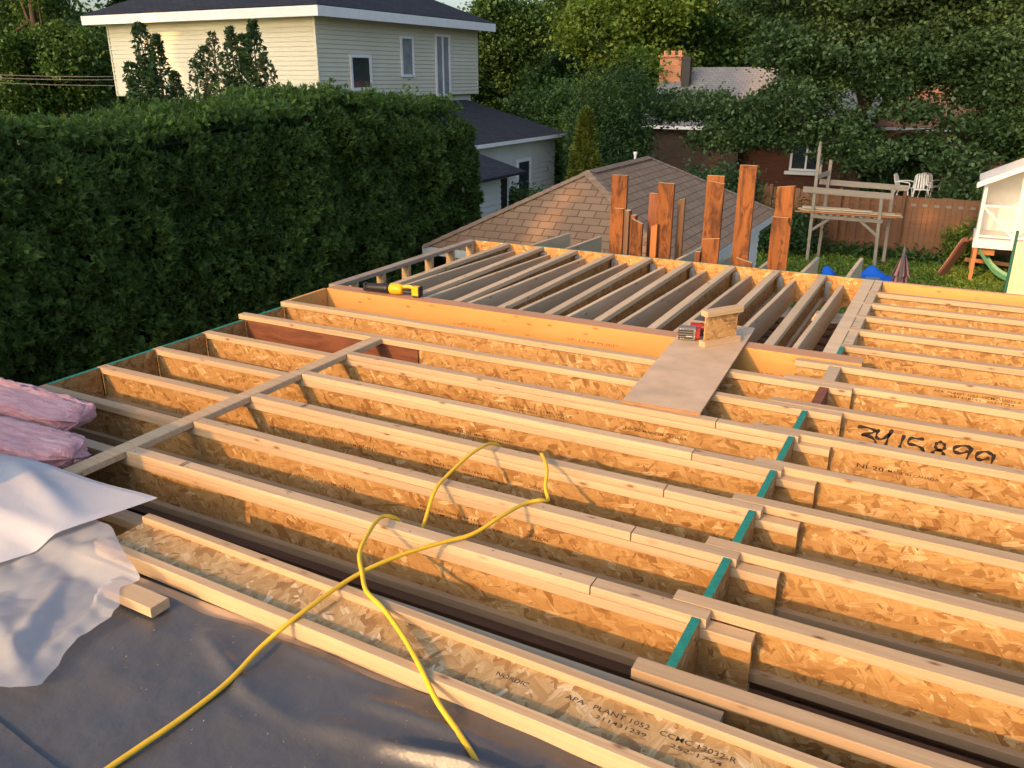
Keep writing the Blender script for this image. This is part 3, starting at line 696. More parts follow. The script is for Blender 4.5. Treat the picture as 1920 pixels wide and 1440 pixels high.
fansheet([(-.3, -.40), (.6, -.42), (1.06, -.37), (1.22, -.350), (1.55, -.345), (1.90, -.335), (1.86, -.49), (1.82, -.63), (1.77, -.80), (1.725, -.90), (1.5, -1.25), (.9, -1.4), (-.3, -1.4)], h1, 'plastic_sheet', M['sheet'], 'opaque white film sheet with a pointed corner over the toppled joist', (1.0, -.8))
def h2(x, y, e):
    z = sup(x, y)+.006+.034*abs(mn.noise(Vector((x*2.6+.3, y*3.1, 4))))+.018*abs(mn.noise(Vector((x*6, y*5, 8))))+.010*abs(mn.noise(Vector((x*14, y*9, 2))))
    z += fold(x, y, (2.0, -.85), (2.25, -1.20), .035, .028)+fold(x, y, (2.25, -.80), (2.30, -1.10), .03, .020)+fold(x, y, (2.05, -1.1), (2.38, -1.22), .03, .02)
    if math.hypot(x-2.30, y+.79) < .12: z = max(z, .066)
    return max(sup(x, y)-.010 if y < -.8 else sup(x, y)+.001, z)
fansheet([(1.25, -.55), (1.75, -.54), (1.93, -.575), (2.06, -.64), (2.28, -.735), (2.25, -.80), (2.34, -.87), (2.355, -.93), (2.335, -1.02), (2.36, -1.09), (2.39, -1.13), (2.43, -1.215), (2.405, -1.25), (2.33, -1.285), (2.24, -1.33), (1.9, -1.5), (1.25, -1.5)], h2, 'plastic_sheet', M['poly'], 'translucent plastic sheet trailing onto the grey tarp', (1.75, -1.05))

# ---------------------------------------------------------------- yellow cord
def catmull(P, s=10):
    out = []
    for i in range(len(P)-1):
        p0 = P[max(i-1, 0)]; p1 = P[i]; p2 = P[i+1]; p3 = P[min(i+2, len(P)-1)]
        for k in range(s):
            t = k/s; out.append(tuple(.5*((2*b)+(-a_+c)*t+(2*a_-5*b+4*c-d)*t*t+(-a_+3*b-3*c+d)*t*t*t) for a_, b, c, d in zip(p0, p1, p2, p3)))
    out.append(P[-1]); return out
CP = [(2.7, -3.0, .022), (2.78, -2.2, .022), (2.84, -1.6, .022), (2.862, -1.325, .022), (2.888, -1.1, .022), (2.892, -.935, .024), (2.880, -.78, .040), (2.907, -.64, .073), (2.925, -.38, .072), (2.985, -.19, .070), (3.065, -.02, .058), (3.13, .10, .052), (3.17, .26, .062), (3.195, .41, .050), (3.232, .470, .046), (3.246, .505, .030),
      (3.238, .54, .020), (3.196, .60, .040), (3.155, .70, .065), (3.095, .80, .062), (3.045, .872, .050), (3.03, .915, .010), (2.98, .98, -.09), (2.90, 1.02, -.12), (2.83, .97, -.06), (2.80, .905, .025), (2.792, .865, .052), (2.795, .78, .080), (2.79, .64, .085), (2.785, .46, .062), (2.80, .33, .045), (2.835, .20, -.02), (2.84, .13, -.07),
      (2.81, .105, -.05), (2.783, .092, .015), (2.765, .06, .050), (2.755, .0, .068), (2.80, -.13, .080), (2.86, -.26, .082), (2.94, -.35, .076), (3.02, -.43, .074), (3.12, -.475, .068), (3.27, -.57, .068), (3.395, -.665, .072), (3.50, -.74, .050), (3.60, -.79, .024), (3.70, -.86, .024), (3.82, -.97, .026), (4.0, -1.25, .024), (4.2, -1.7, .024), (4.1, -2.4, .024), (3.6, -3.2, .024)]
a = MB(); a.tube(catmull(CP, 12), .0082, 12)
single(a, 'extension_cord', M['cord'], 'thick yellow cord looped over the joists in the foreground', 'cord', smooth=True)

# ---------------------------------------------------------------- power tools
sw = thing('cordless_saw', 'black and yellow cordless saw lying on the orange header beam', 'power tool', (.40, 3.05, .042), .10); sw.scale = (.9, .9, .9)
a = MB(); a.tube([(-.02, 0, .045), (.0, 0, .045), (.03, 0, .046), (.18, 0, .05), (.235, 0, .052)], [.034, .038, .040, .046, .049], 20, sq=.95); a.build('rubber_boot', M['black'], sw, smooth=True)
a = MB(); a.box((-.045, -.028, .012), (-.018, .03, .082)); a.build('shoe', M['black'], sw)
a = MB(); a.tube([(.225, 0, .053), (.24, 0, .053), (.30, 0, .054), (.345, 0, .054), (.36, 0, .054)], [.045, .053, .053, .048, .036], 20, sq=.95); a.build('motor_housing', M['yellow'], sw, smooth=True)
a = MB(); a.tube(catmull([(.35, .0, .075), (.40, 0, .085), (.45, 0, .082), (.475, .0, .066)], 5), .0165, 12); a.build('handle_top', M['yellow'], sw, smooth=True)
a = MB(); a.tube(catmull([(.35, .0, .040), (.40, 0, .034), (.45, 0, .036), (.475, .0, .050)], 5), .0185, 12); a.build('handle_grip', M['black'], sw, smooth=True)
a = MB(); a.beam((.462, 0, .052), (.525, 0, .052), .07, .085, .008); a.build('battery', M['yellow'], sw)
a = MB(); a.beam((.525, 0, .052), (.538, 0, .052), .07, .088, .008); a.beam((.47, 0, .006), (.53, 0, .006), .072, .012, .003); a.build('battery_clip', M['black'], sw)
dr = thing('impact_driver', 'red and black cordless driver with ribbed grey battery beside the joist offcut', 'power tool', (3.120, 2.935, .0586), .26)
a = MB(); a.beam((-.055, 0, .045), (.055, 0, .045), .075, .085, .006); a.build('battery', M['grey'], dr)
a = MB()
for i in range(4): a.beam((-.056, -.0405, .02+i*.0165), (.04, -.0405, .02+i*.0165), .006, .008, .001)
a.build('battery_ribs', M['black'], dr)
a = MB()
for i, (x, z) in enumerate([(-.045, .078), (-.03, .078), (-.04, .012), (-.025, .012), (.048, .07), (.048, .03)]): a.box((x, -.0445, z), (x+.005, -.041, z+.008))
a.box((-.005, -.0442, .030), (.035, -.0412, .036)); a.build('battery_labels', M['label'], dr)
a = MB(); a.beam((.055, 0, .045), (.085, 0, .045), .062, .07, .01); a.build('battery_mount', M['red'], dr)
a = MB(); a.tube(catmull([(.08, 0, .045), (.115, .03, .045), (.125, .11, .045)], 5), .021, 12); a.build('handle', M['black'], dr, smooth=True)
a = MB(); a.tube([(.02, .17, .045), (.14, .15, .045), (.155, .147, .045)], [.027, .027, .02], 14); a.build('motor_housing', M['red'], dr, smooth=True)
a = MB(); a.tube([(.03, .05, .092), (.10, .09, .092)], .004, 6); a.build('belt_hook', M['red'], dr)

# ---------------------------------------------------------------- old boards standing behind the rim
def oldboard(x0, x1, zt, y, slant=0, thick=.04, lean=0, cut=None, mat='oldboard', lab='', yaw=0):
    """tall stained board standing on the ground, top edge fresh sawn, outline with the odd broken step"""
    zb = GZ-0; wd = x1-x0
    L_ = [(0, 0)]
    pts = [(-wd/2, 0), (wd/2, 0), (wd/2, zt-zb-(slant if slant > 0 else 0))] if False else None
    H = zt-zb
    left = [(-wd/2, 0)]; right = [(wd/2, 0)]
    if cut:
        for side, z_, dx in cut:
            (left if side == 'l' else right).append(((-wd/2 if side == 'l' else wd/2), z_-zb-.05))
            (left if side == 'l' else right).append(((-wd/2+dx if side == 'l' else wd/2-dx), z_-zb))
    ltop = (left[-1][0], H-(slant if slant > 0 else 0)); rtop = (right[-1][0], H+(slant if slant < 0 else 0))
    outline = right+[rtop, ltop]+left[::-1]
    n = len(outline); vs = [(x, -thick/2, z) for x, z in outline]+[(x, thick/2, z) for x, z in outline]
    fs = [tuple(range(n)), tuple(reversed(range(n, 2*n)))]; mi = [0, 0]
    for i in range(n):
        j = (i+1) % n; fs.append((j, i, i+n, j+n)); mi.append(1 if i == len(right) else 0)
    m = MB(); m.add([(z, x, y_) for x, y_, z in vs], fs, mi)   # grain axis along local X
    o = bpy.data.objects.new('old_board', m.mesh('old_board', [M[mat], M['sawn']])); COL.objects.link(o)
    # local X->world Z, local Y->world X, local Z->world Y
    Rm = Matrix(((0, 1, 0), (0, 0, 1), (1, 0, 0))).to_4x4()
    o.matrix_world = Matrix.Translation(((x0+x1)/2, y, zb)) @ Matrix.Rotation(yaw, 4, 'Z') @ Matrix.Rotation(lean, 4, 'Y') @ Rm
    setp(o, label=lab, category='board', group='old stained boards standing behind the far rim'); return o
OB = [(1.25, 1.425, .72, 6.28, 0, 'tall old board of the leftmost cluster, mottled pale at its top', dict(cut=None)),
      (1.405, 1.545, .43, 5.88, 0, 'shorter old board in front of the leftmost tall one', dict(cut=[('l', .38, .035)])),
      (1.545, 1.60, .41, 5.93, 0, 'narrow dark board wedged in the leftmost cluster', dict(mat='brown', thick=.09)),
      (1.60, 1.655, .36, 5.96, .0, 'narrow brown board right of the dark wedge in the leftmost cluster', dict(thick=.08, mat='rusty')),
      (1.665, 1.785, .34, 5.86, -.045, 'short leaning old board with slanted top, leftmost cluster', dict(lean=-.006)),
      (1.70, 1.83, .56, 6.22, 0, 'dark mottled old board left of the second tall one', dict(mat='rusty')),
      (1.895, 2.060, .71, 5.90, 0, 'clean tall orange old board of the second cluster', {}),
      (1.865, 1.93, .31, 5.84, .03, 'narrow pale splinter board at the foot of the second cluster', dict(mat='strap')),
      (1.90, 1.975, .475, 6.6, .02, 'dark grey edge-on board right of the second cluster', dict(mat='brown')),
      (2.365, 2.535, .80, 5.97, 0, 'old board half hidden behind the slant-topped one', {}),
      (2.405, 2.565, .76, 5.86, -.02, 'slant-topped old board with a big dark knot near its foot', dict(cut=None)),
      (2.40, 2.575, .22, 5.82, .02, 'low broken board nailed at the foot of the slant-topped one', dict(mat='oldboard')),
      (2.355, 2.405, .08, 5.78, 0, 'little stub board left of the slant-topped one', {}),
      (2.690, 2.850, .92, 5.90, 0, 'tallest clean orange old board standing behind the rim', {}),
      (2.775, 2.935, .075, 5.70, -.04, 'low stub board with slanted fresh cut in front of the tallest one', {}),
      (3.05, 3.212, .75, 5.93, .02, 'rightmost old board with a broken lap half way up', {}),
      (3.045, 3.225, .46, 5.87, 0, 'broken lapped lower piece on the rightmost old board', dict(cut=[('l', .50, .03), ('r', .50, .035)] if False else [('r', .42, .03)]))]
for x0, x1, zt, y, sl_, lab, kw_ in OB: oldboard(x0, x1, zt, y, sl_, lab=lab, **kw_)

# ================================================================ FOLIAGE TOOLS
def blobs(bl, ncl, per, sig, shell=.75, rng=RNG):
    """clustered leaf positions over a list of ellipsoids"""
    vol = np.array([(b[3]*b[4]*b[5])**(2/3) for b in bl]); vol /= vol.sum(); idx = rng.choice(len(bl), ncl, p=vol)
    B = np.array(bl)[idx]; d = rng.normal(size=(ncl, 3)); d /= np.linalg.norm(d, axis=1)[:, None]
    r = shell+(1-shell)*rng.uniform(0, 1, ncl)**.6; r *= rng.uniform(.75, 1.08, ncl)
    cc = B[:, :3]+d*B[:, 3:6]*r[:, None]
    tone = np.repeat(rng.uniform(.1, .8, ncl)+.15*d[:, 2], per)
    P = np.repeat(cc, per, 0)+rng.normal(size=(ncl*per, 3))*np.array(sig)*rng.uniform(.6, 1.3, ncl*per)[:, None]
    return P, tone
def trunk(m, base, top, r0, r1, bends=5, seed=1, limbs=()):
    rr = random.Random(seed); b = Vector(base); t = Vector(top); pts = []; rad = []
    for i in range(bends+1):
        f = i/bends; p = b.lerp(t, f)+Vector((rr.uniform(-1, 1), rr.uniform(-1, 1), 0))*(t-b).length*.025*(1 if 0 < i < bends else 0)
        pts.append(p); rad.append(r0*(1-f)+r1*f+(r0*.35 if i == 0 else 0))
    m.tube(pts, rad, 9)
    for (f, tip, r) in limbs:
        s = b.lerp(t, f); e = Vector(tip); mid = s.lerp(e, .5)+Vector((rr.uniform(-.2, .2), rr.uniform(-.2, .2), (e-s).length*.12))
        m.tube([s, s.lerp(mid, .5), mid, mid.lerp(e, .5), e], [r, r*.8, r*.6, r*.4, r*.15], 6)
def addtree(name, label, cat, base, crownmesh, trunkmb, group=None, rz=0):
    r = thing(name, label, cat, base, rz, group)
    c = bpy.data.objects.new('crown', crownmesh); COL.objects.link(c); c.parent = r
    trunkmb.build('trunk', M['bark'], r, smooth=True); return r

# ---------------------------------------------------------------- cedar hedge
hg = thing('cedar_hedge', 'tall dense clipped cedar hedge along the left side of the house', 'hedge', (-3.3, 4, GZ))
HX = -2.45+3.3                                         # local face plane
def hface(y, z):   # relief of the face
    return .16*mn.noise(Vector((y*.9, z*.9, 3)))+.17*mn.noise(Vector((y*2.4, z*3.0, 9)))+.10*mn.noise(Vector((y*5.5, z*6.5, 1)))
def htop(y): return 4.49+.03*math.sin(y)+.12*mn.noise(Vector((y*.8, 5, 0)))+.08*mn.noise(Vector((y*3, 2, 0)))+.17*math.exp(-((y-2.9)/.9)**2)-.10*math.exp(-((y+.2)/1.6)**2)
n = 98000; P = []; D = []; T = []
ry = RNG.uniform(-6.5, 6.33, n); rz_ = RNG.uniform(0, 1, n)**.62
for i in range(n):
    y = ry[i]; zt = htop(y)
    endf = max(0, (y-5.0)/1.35)                     # rounded far end
    zt -= .9*min(1, endf)**2.5; z = rz_[i]*zt; top = max(0, (z-zt+.45)/.45); bul = .10*math.sin(math.pi*z/zt)
    if z < 1.6 and RNG.uniform() < .6: continue
    x = HX+hface(y, z)+bul-.45*top**2.2-1.5*endf**2.4*0-.9*(1-math.sqrt(max(0, 1-min(1, endf)**2)))
    x -= abs(RNG.normal())*.05
    P.append((x, y, z-.05*top)); D.append((1, .15+endf*.8, .25+top*1.5)); T.append(.36+1.5*hface(y, z)+.35*top**3+.14*mn.noise(Vector((y*5, z*5, 2))))  # tone darkens recesses and lightens the top: shading put into the colour
n2 = 15000
for i in range(n2):
    y = RNG.uniform(-6.5, 5.5); x = RNG.uniform(-.95, HX-.28); z = htop(y)-.9*max(0, (y-5.0)/1.35)**2.5+.10*mn.noise(Vector((x*4, y*4, 0)))+abs(RNG.normal())*.05
    P.append((x, y, z)); D.append((.2, 0, 1)); T.append(.68)
for i in range(5200):
    y = RNG.uniform(-6.5, 5.6); x = HX-.18-abs(RNG.normal())*.30; h_ = abs(RNG.normal())*.07*(1+.9*max(0, mn.noise(Vector((y*2.2, x*2, 7)))*3))
    P.append((x, y, htop(y)-.05+h_-.9*max(0, (y-5.0)/1.35)**2.5)); D.append((.9, .1, .2)); T.append(.85)
P = np.array(P); D = np.array(D, 'f'); T = np.array(T)
# each spray = fan of narrow leaflets
def sprays(name, P, D, T, size, mat, k=7):
    n = len(P); D = D+RNG.normal(size=D.shape)*.55; D /= np.linalg.norm(D, axis=1)[:, None]
    dr_ = RNG.normal(size=(n, 3))*.7; dr_[:, 2] += .15; dr_ += D*.75; dr_ /= np.linalg.norm(dr_, axis=1)[:, None]   # growth direction
    sd = np.cross(D, dr_); sd /= (np.linalg.norm(sd, axis=1)[:, None]+1e-6)
    s = size*RNG.uniform(.6, 1.35, n)[:, None]
    V = np.empty((n, k, 4, 3), 'f')
    for j in range(k):
        side = 0 if j == k-1 else (1 if j % 2 else -1); f = (j//2)/(k/2)*.75; base = P+dr_*s*f*.9
        g_ = dr_*(.75)+sd*side*.85; g_ /= np.linalg.norm(g_, axis=1)[:, None]
        ln = s*(.62-.35*f if side else 1.15); wd = s*.115; w_ = np.cross(g_, D); w_ /= (np.linalg.norm(w_, axis=1)[:, None]+1e-6)
        if side == 0: base = P
        droop = -D*ln*.12*(1 if side else .3)
        V[:, j, 0] = base; V[:, j, 1] = base+g_*ln*.5+w_*wd; V[:, j, 2] = base+g_*ln+droop; V[:, j, 3] = base+g_*ln*.5-w_*wd
    m = n*k; me = bpy.data.meshes.new(name); me.vertices.add(m*4); me.vertices.foreach_set('co', V.ravel())
    me.loops.add(m*4); me.loops.foreach_set('vertex_index', np.arange(m*4, dtype='i'))
    me.polygons.add(m); me.polygons.foreach_set('loop_start', np.arange(0, m*4, 4, dtype='i')); me.polygons.foreach_set('loop_total', np.full(m, 4, 'i'))
    at = me.attributes.new('tone', 'FLOAT', 'FACE'); at.data.foreach_set('value', np.clip(np.repeat(T+RNG.normal(size=n)*.16, k), 0, 1.3).astype('f'))
    me.materials.append(mat); me.update(); return me
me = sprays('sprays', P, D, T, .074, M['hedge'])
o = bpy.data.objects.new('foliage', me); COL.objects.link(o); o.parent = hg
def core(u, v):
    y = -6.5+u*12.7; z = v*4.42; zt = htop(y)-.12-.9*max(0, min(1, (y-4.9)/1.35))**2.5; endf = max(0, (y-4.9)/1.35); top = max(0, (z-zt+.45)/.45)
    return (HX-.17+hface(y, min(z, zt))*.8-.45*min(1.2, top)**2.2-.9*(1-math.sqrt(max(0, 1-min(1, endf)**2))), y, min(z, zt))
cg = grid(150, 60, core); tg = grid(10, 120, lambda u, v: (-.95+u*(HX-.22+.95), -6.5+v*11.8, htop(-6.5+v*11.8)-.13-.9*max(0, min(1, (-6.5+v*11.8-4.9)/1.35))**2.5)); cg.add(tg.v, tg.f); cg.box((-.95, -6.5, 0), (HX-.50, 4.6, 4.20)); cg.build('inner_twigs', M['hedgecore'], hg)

# ---------------------------------------------------------------- trees
def bigtree_mesh(seed, mat, h=15, spread=4.5, ncl=620, per=80, leaf=.23):
    rg = np.random.default_rng(seed); bl = []
    for i in range(13):
        f = rg.uniform(.12, 1); a_ = rg.uniform(0, 6.28); rad = spread*(.75 if f < .7 else .45)*rg.uniform(.2, 1)
        bl.append((math.cos(a_)*rad, math.sin(a_)*rad, h*(.18+.74*f), rg.uniform(1.3, 2.4), rg.uniform(1.3, 2.4), rg.uniform(1.0, 1.9)))
    P, T = blobs(bl, ncl, per, (.42, .42, .28), .55, rg)
    me = leafmesh('crown_%d' % seed, P, leaf, mat, tone=T); lim = [(.25+.5*rg.uniform(), (b[0], b[1], b[2]), .13) for b in bl[:8]]
    m = MB(); trunk(m, (0, 0, 0), (rg.uniform(-.5, .5), 0, h*.9), .38, .06, 7, seed, lim)
    return me, m.mesh('trunk', M['bark'], True)
TREES = [bigtree_mesh(11, M['leafdk']), bigtree_mesh(12, M['leafmid']), bigtree_mesh(13, M['leafyel'], 13, 3.8), bigtree_mesh(14, M['leafdk'], 17, 5), bigtree_mesh(15, M['leafmid'], 12, 4)]
def puttree(i, x, y, label, s=1.0, rz=0, sz=1.0, name='broadleaf_tree', zoff=0):
    r = thing(name, label, 'tree', (x, y, GZ+zoff), rz, 'tall trees behind the houses'); r.scale = (s, s, s*sz)
    for nm, me in (('crown', TREES[i][0]), ('trunk', TREES[i][1])):
        c = bpy.data.objects.new(nm, me); COL.objects.link(c); c.parent = r
    return r
TL = [(3, -47, 33.5, 'dark tree between the corner trees and the cream house', 1.05), (3, -60, 33, 'broad dark tree closing the view at the far upper left', 1.15), (0, -53, 27, 'dark tree at the extreme upper left corner', .95), (0, -46, 26, 'dark tree at the far left edge with a thick leaning trunk', 1.0), (1, -38.5, 27, 'bushy green tree left of the cream house', .9), (3, -52, 34, 'tall dark tree beyond the left edge trees', 1.1),
      (0, -43, 38, 'dark tree half hidden behind the roof of the cream house, left', 1.0), (1, -34, 40, 'mid green tree rising over the left roof end', 1.0), (3, -32, 45, 'tall tree behind the cream house roof', 1.1),
      (0, -17.6, 46, 'dark leaning tree just right of the cream house roof', 1.05), (3, -14.8, 50, 'tall dark trunked tree beside the sky gap', 1.1), (2, -10.2, 40, 'yellow green sunlit tree above the shrubs', 1.0), (0, -11.5, 52, 'dark tree behind the yellow green one', 1.1),
      (4, -17.5, 38, 'lower bushy tree right of the cream house corner', .75), (1, -5.5, 48, 'mid green tree behind the brick chimney', 1.1), (3, -1, 55, 'tall dark tree behind the maple, centre', 1.1), (2, .5, 46, 'yellowish tree glimpsed above the maple, right of the chimney', 1.0),
      (0, 5, 52, 'dark tree behind the rust roof', 1.1), (1, 9.5, 44, 'green tree behind the right brick house', 1.0), (2, 8.2, 31, 'yellow green tree at the top right corner', .72), (0, 12, 36, 'dark tree at the right frame edge', .9), (4, 6.9, 27.5, 'low yellow green tree beside the white playhouse', .42),
      (0, -46, 66, 'distant dark tree behind the roof ridge', 1.2), (3, -38, 60, 'distant tall tree at upper left', 1.3), (0, -55, 50, 'distant dark tree at far upper left', 1.3), (1, 3, 66, 'distant tree behind the rust roofed house', 1.3), (0, -14, 68, 'distant tree seen through the gap', 1.1), (3, -6, 66, 'distant dark tree behind the chimney', 1.3)]
for k, (i, x, y, lab, s) in enumerate(TL): puttree(i, x, y, lab, s, rz=k*1.3)
# far wood that closes the view
P, T = blobs([(x, 80+6*math.sin(x), 3+2*math.sin(x*.7), 9, 5, 8) for x in range(-110, 50, 8) if not -56 < x < -30]+[(x, 84, -1, 6, 4, 3.5) for x in range(-56, -28, 6)]+[(-105+4*math.sin(y), y, 3, 5, 9, 9) for y in range(-60, 80, 8)], 2600, 40, (1.2, 1.2, .9), .6)
o = bpy.data.objects.new('far_woodland', leafmesh('far_woodland', P, .9, M['leafdk'], tone=T)); COL.objects.link(o); setp(o, kind='stuff', label='far off wood closing the view behind the gardens', category='woodland')

# the maple behind the fence
bl = [(-.2, 28.5, 4.3, 3.4, 2.6, 1.5), (2.6, 28.5, 4.4, 3.6, 2.6, 1.8), (-1.0, 28, 2.7, 1.7, 2.0, 1.0), (.6, 27.6, 2.4, 2.4, 2.0, 1.0), (3.9, 27.8, 2.6, 2.2, 2.0, 1.1), (-4.0, 27.6, .80, 1.9, 1.6, .50), (-2.2, 27.2, .4, 1.8, 1.4, .6), (-.6, 27.0, 1.0, 1.6, 1.4, .7),
      (-2.8, 27.2, -.25, 1.4, 1.2, .45), (.9, 27.0, .0, 1.2, 1.2, .8), (1.6, 27.2, -.6, 1.3, 1.1, .5), (2.2, 27.6, 1.5, 1.2, 1.3, .5), (4.6, 28, 1.4, 1.2, 1.2, .6), (3.2, 27.6, -.35, 1.0, 1.0, .4), (-4.9, 27.4, .6, 1.0, 1.0, .35), (5.3, 28, .2, .9, 1.2, .9), (-1.0, 27.2, -.15, 1.2, 1.0, .4), (4.6, 26.6, -.8, .9, .8, .5), (5.6, 27.6, 1.6, 1.5, 1.4, 1.0), (4.9, 27.3, .35, 1.3, 1.1, .45), (6.3, 27.4, .5, 1.2, 1.1, .9), (2.9, 27.2, .75, .9, 1.0, .3), (4.2, 29, 5.2, 3, 2.5, 1.6)]
P, T = blobs(bl, 2200, 62, (.25, .25, .13), .45)
P -= np.array((1.3, 28, GZ))
m = MB(); trunk(m, (0, 0, 0), (.0, .3, 6.2), .34, .12, 6, 5, [(.42, (-4.4, -.4, 4.2), .12), (.5, (-2.5, 0, 5.5), .13), (.5, (3.0, 0, 5.2), .14), (.6, (1.9, .3, 7), .12), (.66, (-1.8, .2, 7.2), .12), (.4, (2.4, -.4, 3.4), .09), (.38, (-1.8, -.6, 3.1), .08)])
addtree('maple_tree', 'big dark green maple overhanging the fence and hiding the brick houses', 'tree', (1.3, 28, GZ), leafmesh('maple_crown', P, .14, M['maple'], tone=T, asp=.62), m)

def shrub(label, x, y, zt, r, mat, leaf=.12, ncl=160, per=50, base=GZ, name='shrub', asp=.5, ry=None, up=.35):
    h = zt-base; ry = ry or r
    bl = [(0, 0, h*.4, r, ry, h*.42), (r*.3, 0, h*.72, r*.7, ry*.7, h*.30), (-r*.35, 0, h*.65, r*.65, ry*.65, h*.3), (0, -ry*.3, h*.3, r*.9, ry*.7, h*.3)]
    P, T = blobs(bl, ncl, per, (.14*r+.04,)*3, .55); m = MB(); trunk(m, (0, 0, 0), (0, 0, h*.6), .05*r+.03, .02, 4, 3, [(.3, (r*.5, 0, h*.7), .03), (.3, (-r*.5, 0, h*.6), .03)])
    return addtree(name, label, 'shrub', (x, y, base), leafmesh(name+'_crown', P, leaf, mat, tone=T, asp=asp, up=up), m)
shrub('big feathery dark green shrub beside the grey roofed house', -6.4, 25.5, 2.25, 1.55, M['leafdk'], .16, 420, 60, asp=.25)
shrub('mid green shrub left of the feathery dark one', -9.8, 28.5, 1.5, 1.3, M['leafmid'], .17, 240, 50)
shrub('green bush right behind the dark roofed wing', -11.2, 30.5, 1.7, 1.6, M['leafmid'], .19, 260, 50)
shrub('loose bush with yellowing leaves in front of the mid green shrub', -8.6, 27, .7, .9, M['leafyel'], .13, 110, 40)
shrub('small leafy bush against the white wing wall by the brown roof', -6.6, 19.5, -1.25, .8, M['leafmid'], .11, 140, 45)
shrub('low dark bush under the maple by the fence', .2, 23.2, -2.0, 1.0, M['leafdk'], .12, 150, 45)
shrub('round green bush beside the white garden chairs', 4.6, 26.2, -1.1, .75, M['maple'], .13, 160, 45)
shrub('dark bush behind the garden chairs', 2.6, 29.5, -.3, 1.6, M['leafdk'], .16, 240, 45)
shrub('dark bush behind the playhouse', 6.2, 25.5, -.9, 1.4, M['leafmid'], .14, 240, 45)
shrub('dark bush at the fence corner left of the timber frame', -2.2, 23.5, -.9, 1.4, M['leafdk'], .14, 240, 45)
shrub('ivy clump on the ground at the right end of the fence', 4.9, 23.6, -2.0, .45, M['leafyel'], .10, 60, 40)
# narrow cedar cone
P = []; T = []
for i in range(9000):
    f = RNG.uniform(0, 1)**.8; z = 4.05*f; r_ = .62*(1-f)**.75+.03; a_ = RNG.uniform(0, 6.28); rr_ = r_*(1+.12*math.sin(a_*5+z*7))
    P.append((math.cos(a_)*rr_, math.sin(a_)*rr_, z)); T.append(.55+.25*math.sin(z*9+a_*3))
P = np.array(P); D = P*np.array((1, 1, 0))+np.array((0, 0, .8))
m = MB(); trunk(m, (0, 0, 0), (0, 0, 3.6), .07, .02, 4, 9)
addtree('cedar_tree', 'narrow yellowish green cedar cone beside the white wing', 'tree', (-4.15, 18.2, GZ), sprays('cedar_crown', P, D.astype('f'), np.array(T), .16, leafmat('cedar_cone', (.05, .07, .010), (.13, .165, .022), (.20, .22, .04)), 5), m)
# two pear trees with upright shoots
def peartree(label, x, y, shoots, ):
    P = []; T = []; D = []; m = MB()
    trunk(m, (0, 0, 0), (0, 0, 3.2), .10, .07, 4, 3)
    for (dx, dy, zt, z0, dens, brown) in shoots:
        m.tube([(0, 0, 3.0), (dx*.6, dy*.6, 3.6), (dx, dy, (zt+3.6)/2), (dx*1.05, dy, zt)], [.035, .03, .018, .006], 6)
        n_ = int(dens*(zt-z0)*360)
        for i in range(n_):
            f = RNG.uniform(0, 1); z = z0+(zt-z0)*f; rr_ = .42*(1-f)**.5*(.85+.35*math.sin(z*5+dx*9))+.05; a_ = RNG.uniform(0, 6.28); q = math.sqrt(RNG.uniform(.15, 1))
            P.append((dx*(.75+.3*f)+math.cos(a_)*rr_*q, dy+math.sin(a_)*rr_*q, z)); T.append(1.1 if brown else RNG.uniform(.1, .75))
    return addtree('pear_tree', label, 'tree', (x, y, GZ), leafmesh('pear_crown', np.array(P), .135, M['pear'], tone=np.array(T), asp=.38, up=.1), m, 'pear trees between the hedge and the cream house')
peartree('left pear tree with two upright leafy tops before the cream wall', -11.35, 11, [(-.55, 0, 5.2, 3.0, 1, 0), (-.25, .1, 6.0, 3.2, 1.2, 0), (-.05, 0, 5.3, 3.0, 1, 0), (.32, 0, 5.75, 3.0, 1.2, 0), (.62, .1, 5.0, 3.0, 1, 0), (-.7, .1, 4.9, 3.2, .7, 0), (.1, -.1, 4.8, 3, 1, 0), (.85, 0, 4.6, 3.2, .5, 0)])
peartree('right pear tree with several thin upright shoots and a brown one', -9.0, 11, [(-.95, 0, 5.25, 3.4, .45, 0), (-.65, 0, 5.5, 3.2, 1, 0), (-.35, 0, 5.75, 3.2, .45, 1), (-.1, .1, 4.9, 3.0, 1, 0), (.12, 0, 5.85, 3.2, 1.1, 0), (.45, 0, 5.7, 3.2, 1, 0), (.72, 0, 5.95, 3.2, 1.1, 0), (.92, 0, 5.3, 3.2, .8, 1), (1.1, .1, 4.7, 3.2, .7, 0)])

# trees behind the camera that throw the garden into shade
GAPS = [((-.50, 8.25, -.20), .30), ((-.36, 8.75, .10), .26), ((-.62, 7.95, -.42), .22), ((3.9, 24.2, -2.05), .35), ((4.75, 24.2, -2.35), .32), ((-19.5, 18.5, 2.5), .55), ((-19.1, 18.5, 1.7), .42), ((-19.3, 17.9, 3.4), .5), ((-16.2, 18.5, 2.5), .28), ((-20.9, 17.9, 3.45), .3), ((-20.2, 18.5, 2.9), .3)]
def shadetree(label, x, y, bl, ncl, per, leaf):
    P, T = blobs(bl, ncl, per, (.55, .55, .45), .2); keep = np.ones(len(P), bool); Ld = np.array(SUN_DIR)
    for q, r_ in GAPS:
        v = P-np.array(q); d = np.linalg.norm(v-np.outer(v@Ld, Ld), axis=1); keep &= d > r_
    P = P[keep]; T = T[keep]; P -= np.array((x, y, GZ)); m = MB(); z = bl[0][2]-GZ
    trunk(m, (0, 0, 0), (0, 0, z), .5, .2, 6, 4, [(.8, (b[0]-x, b[1]-y, b[2]-GZ), .15) for b in bl])
    return addtree('oak_tree', label, 'tree', (x, y, GZ), leafmesh('oak_crown', P, leaf, M['leafmid'], tone=T), m, 'tall shade trees behind the viewer')
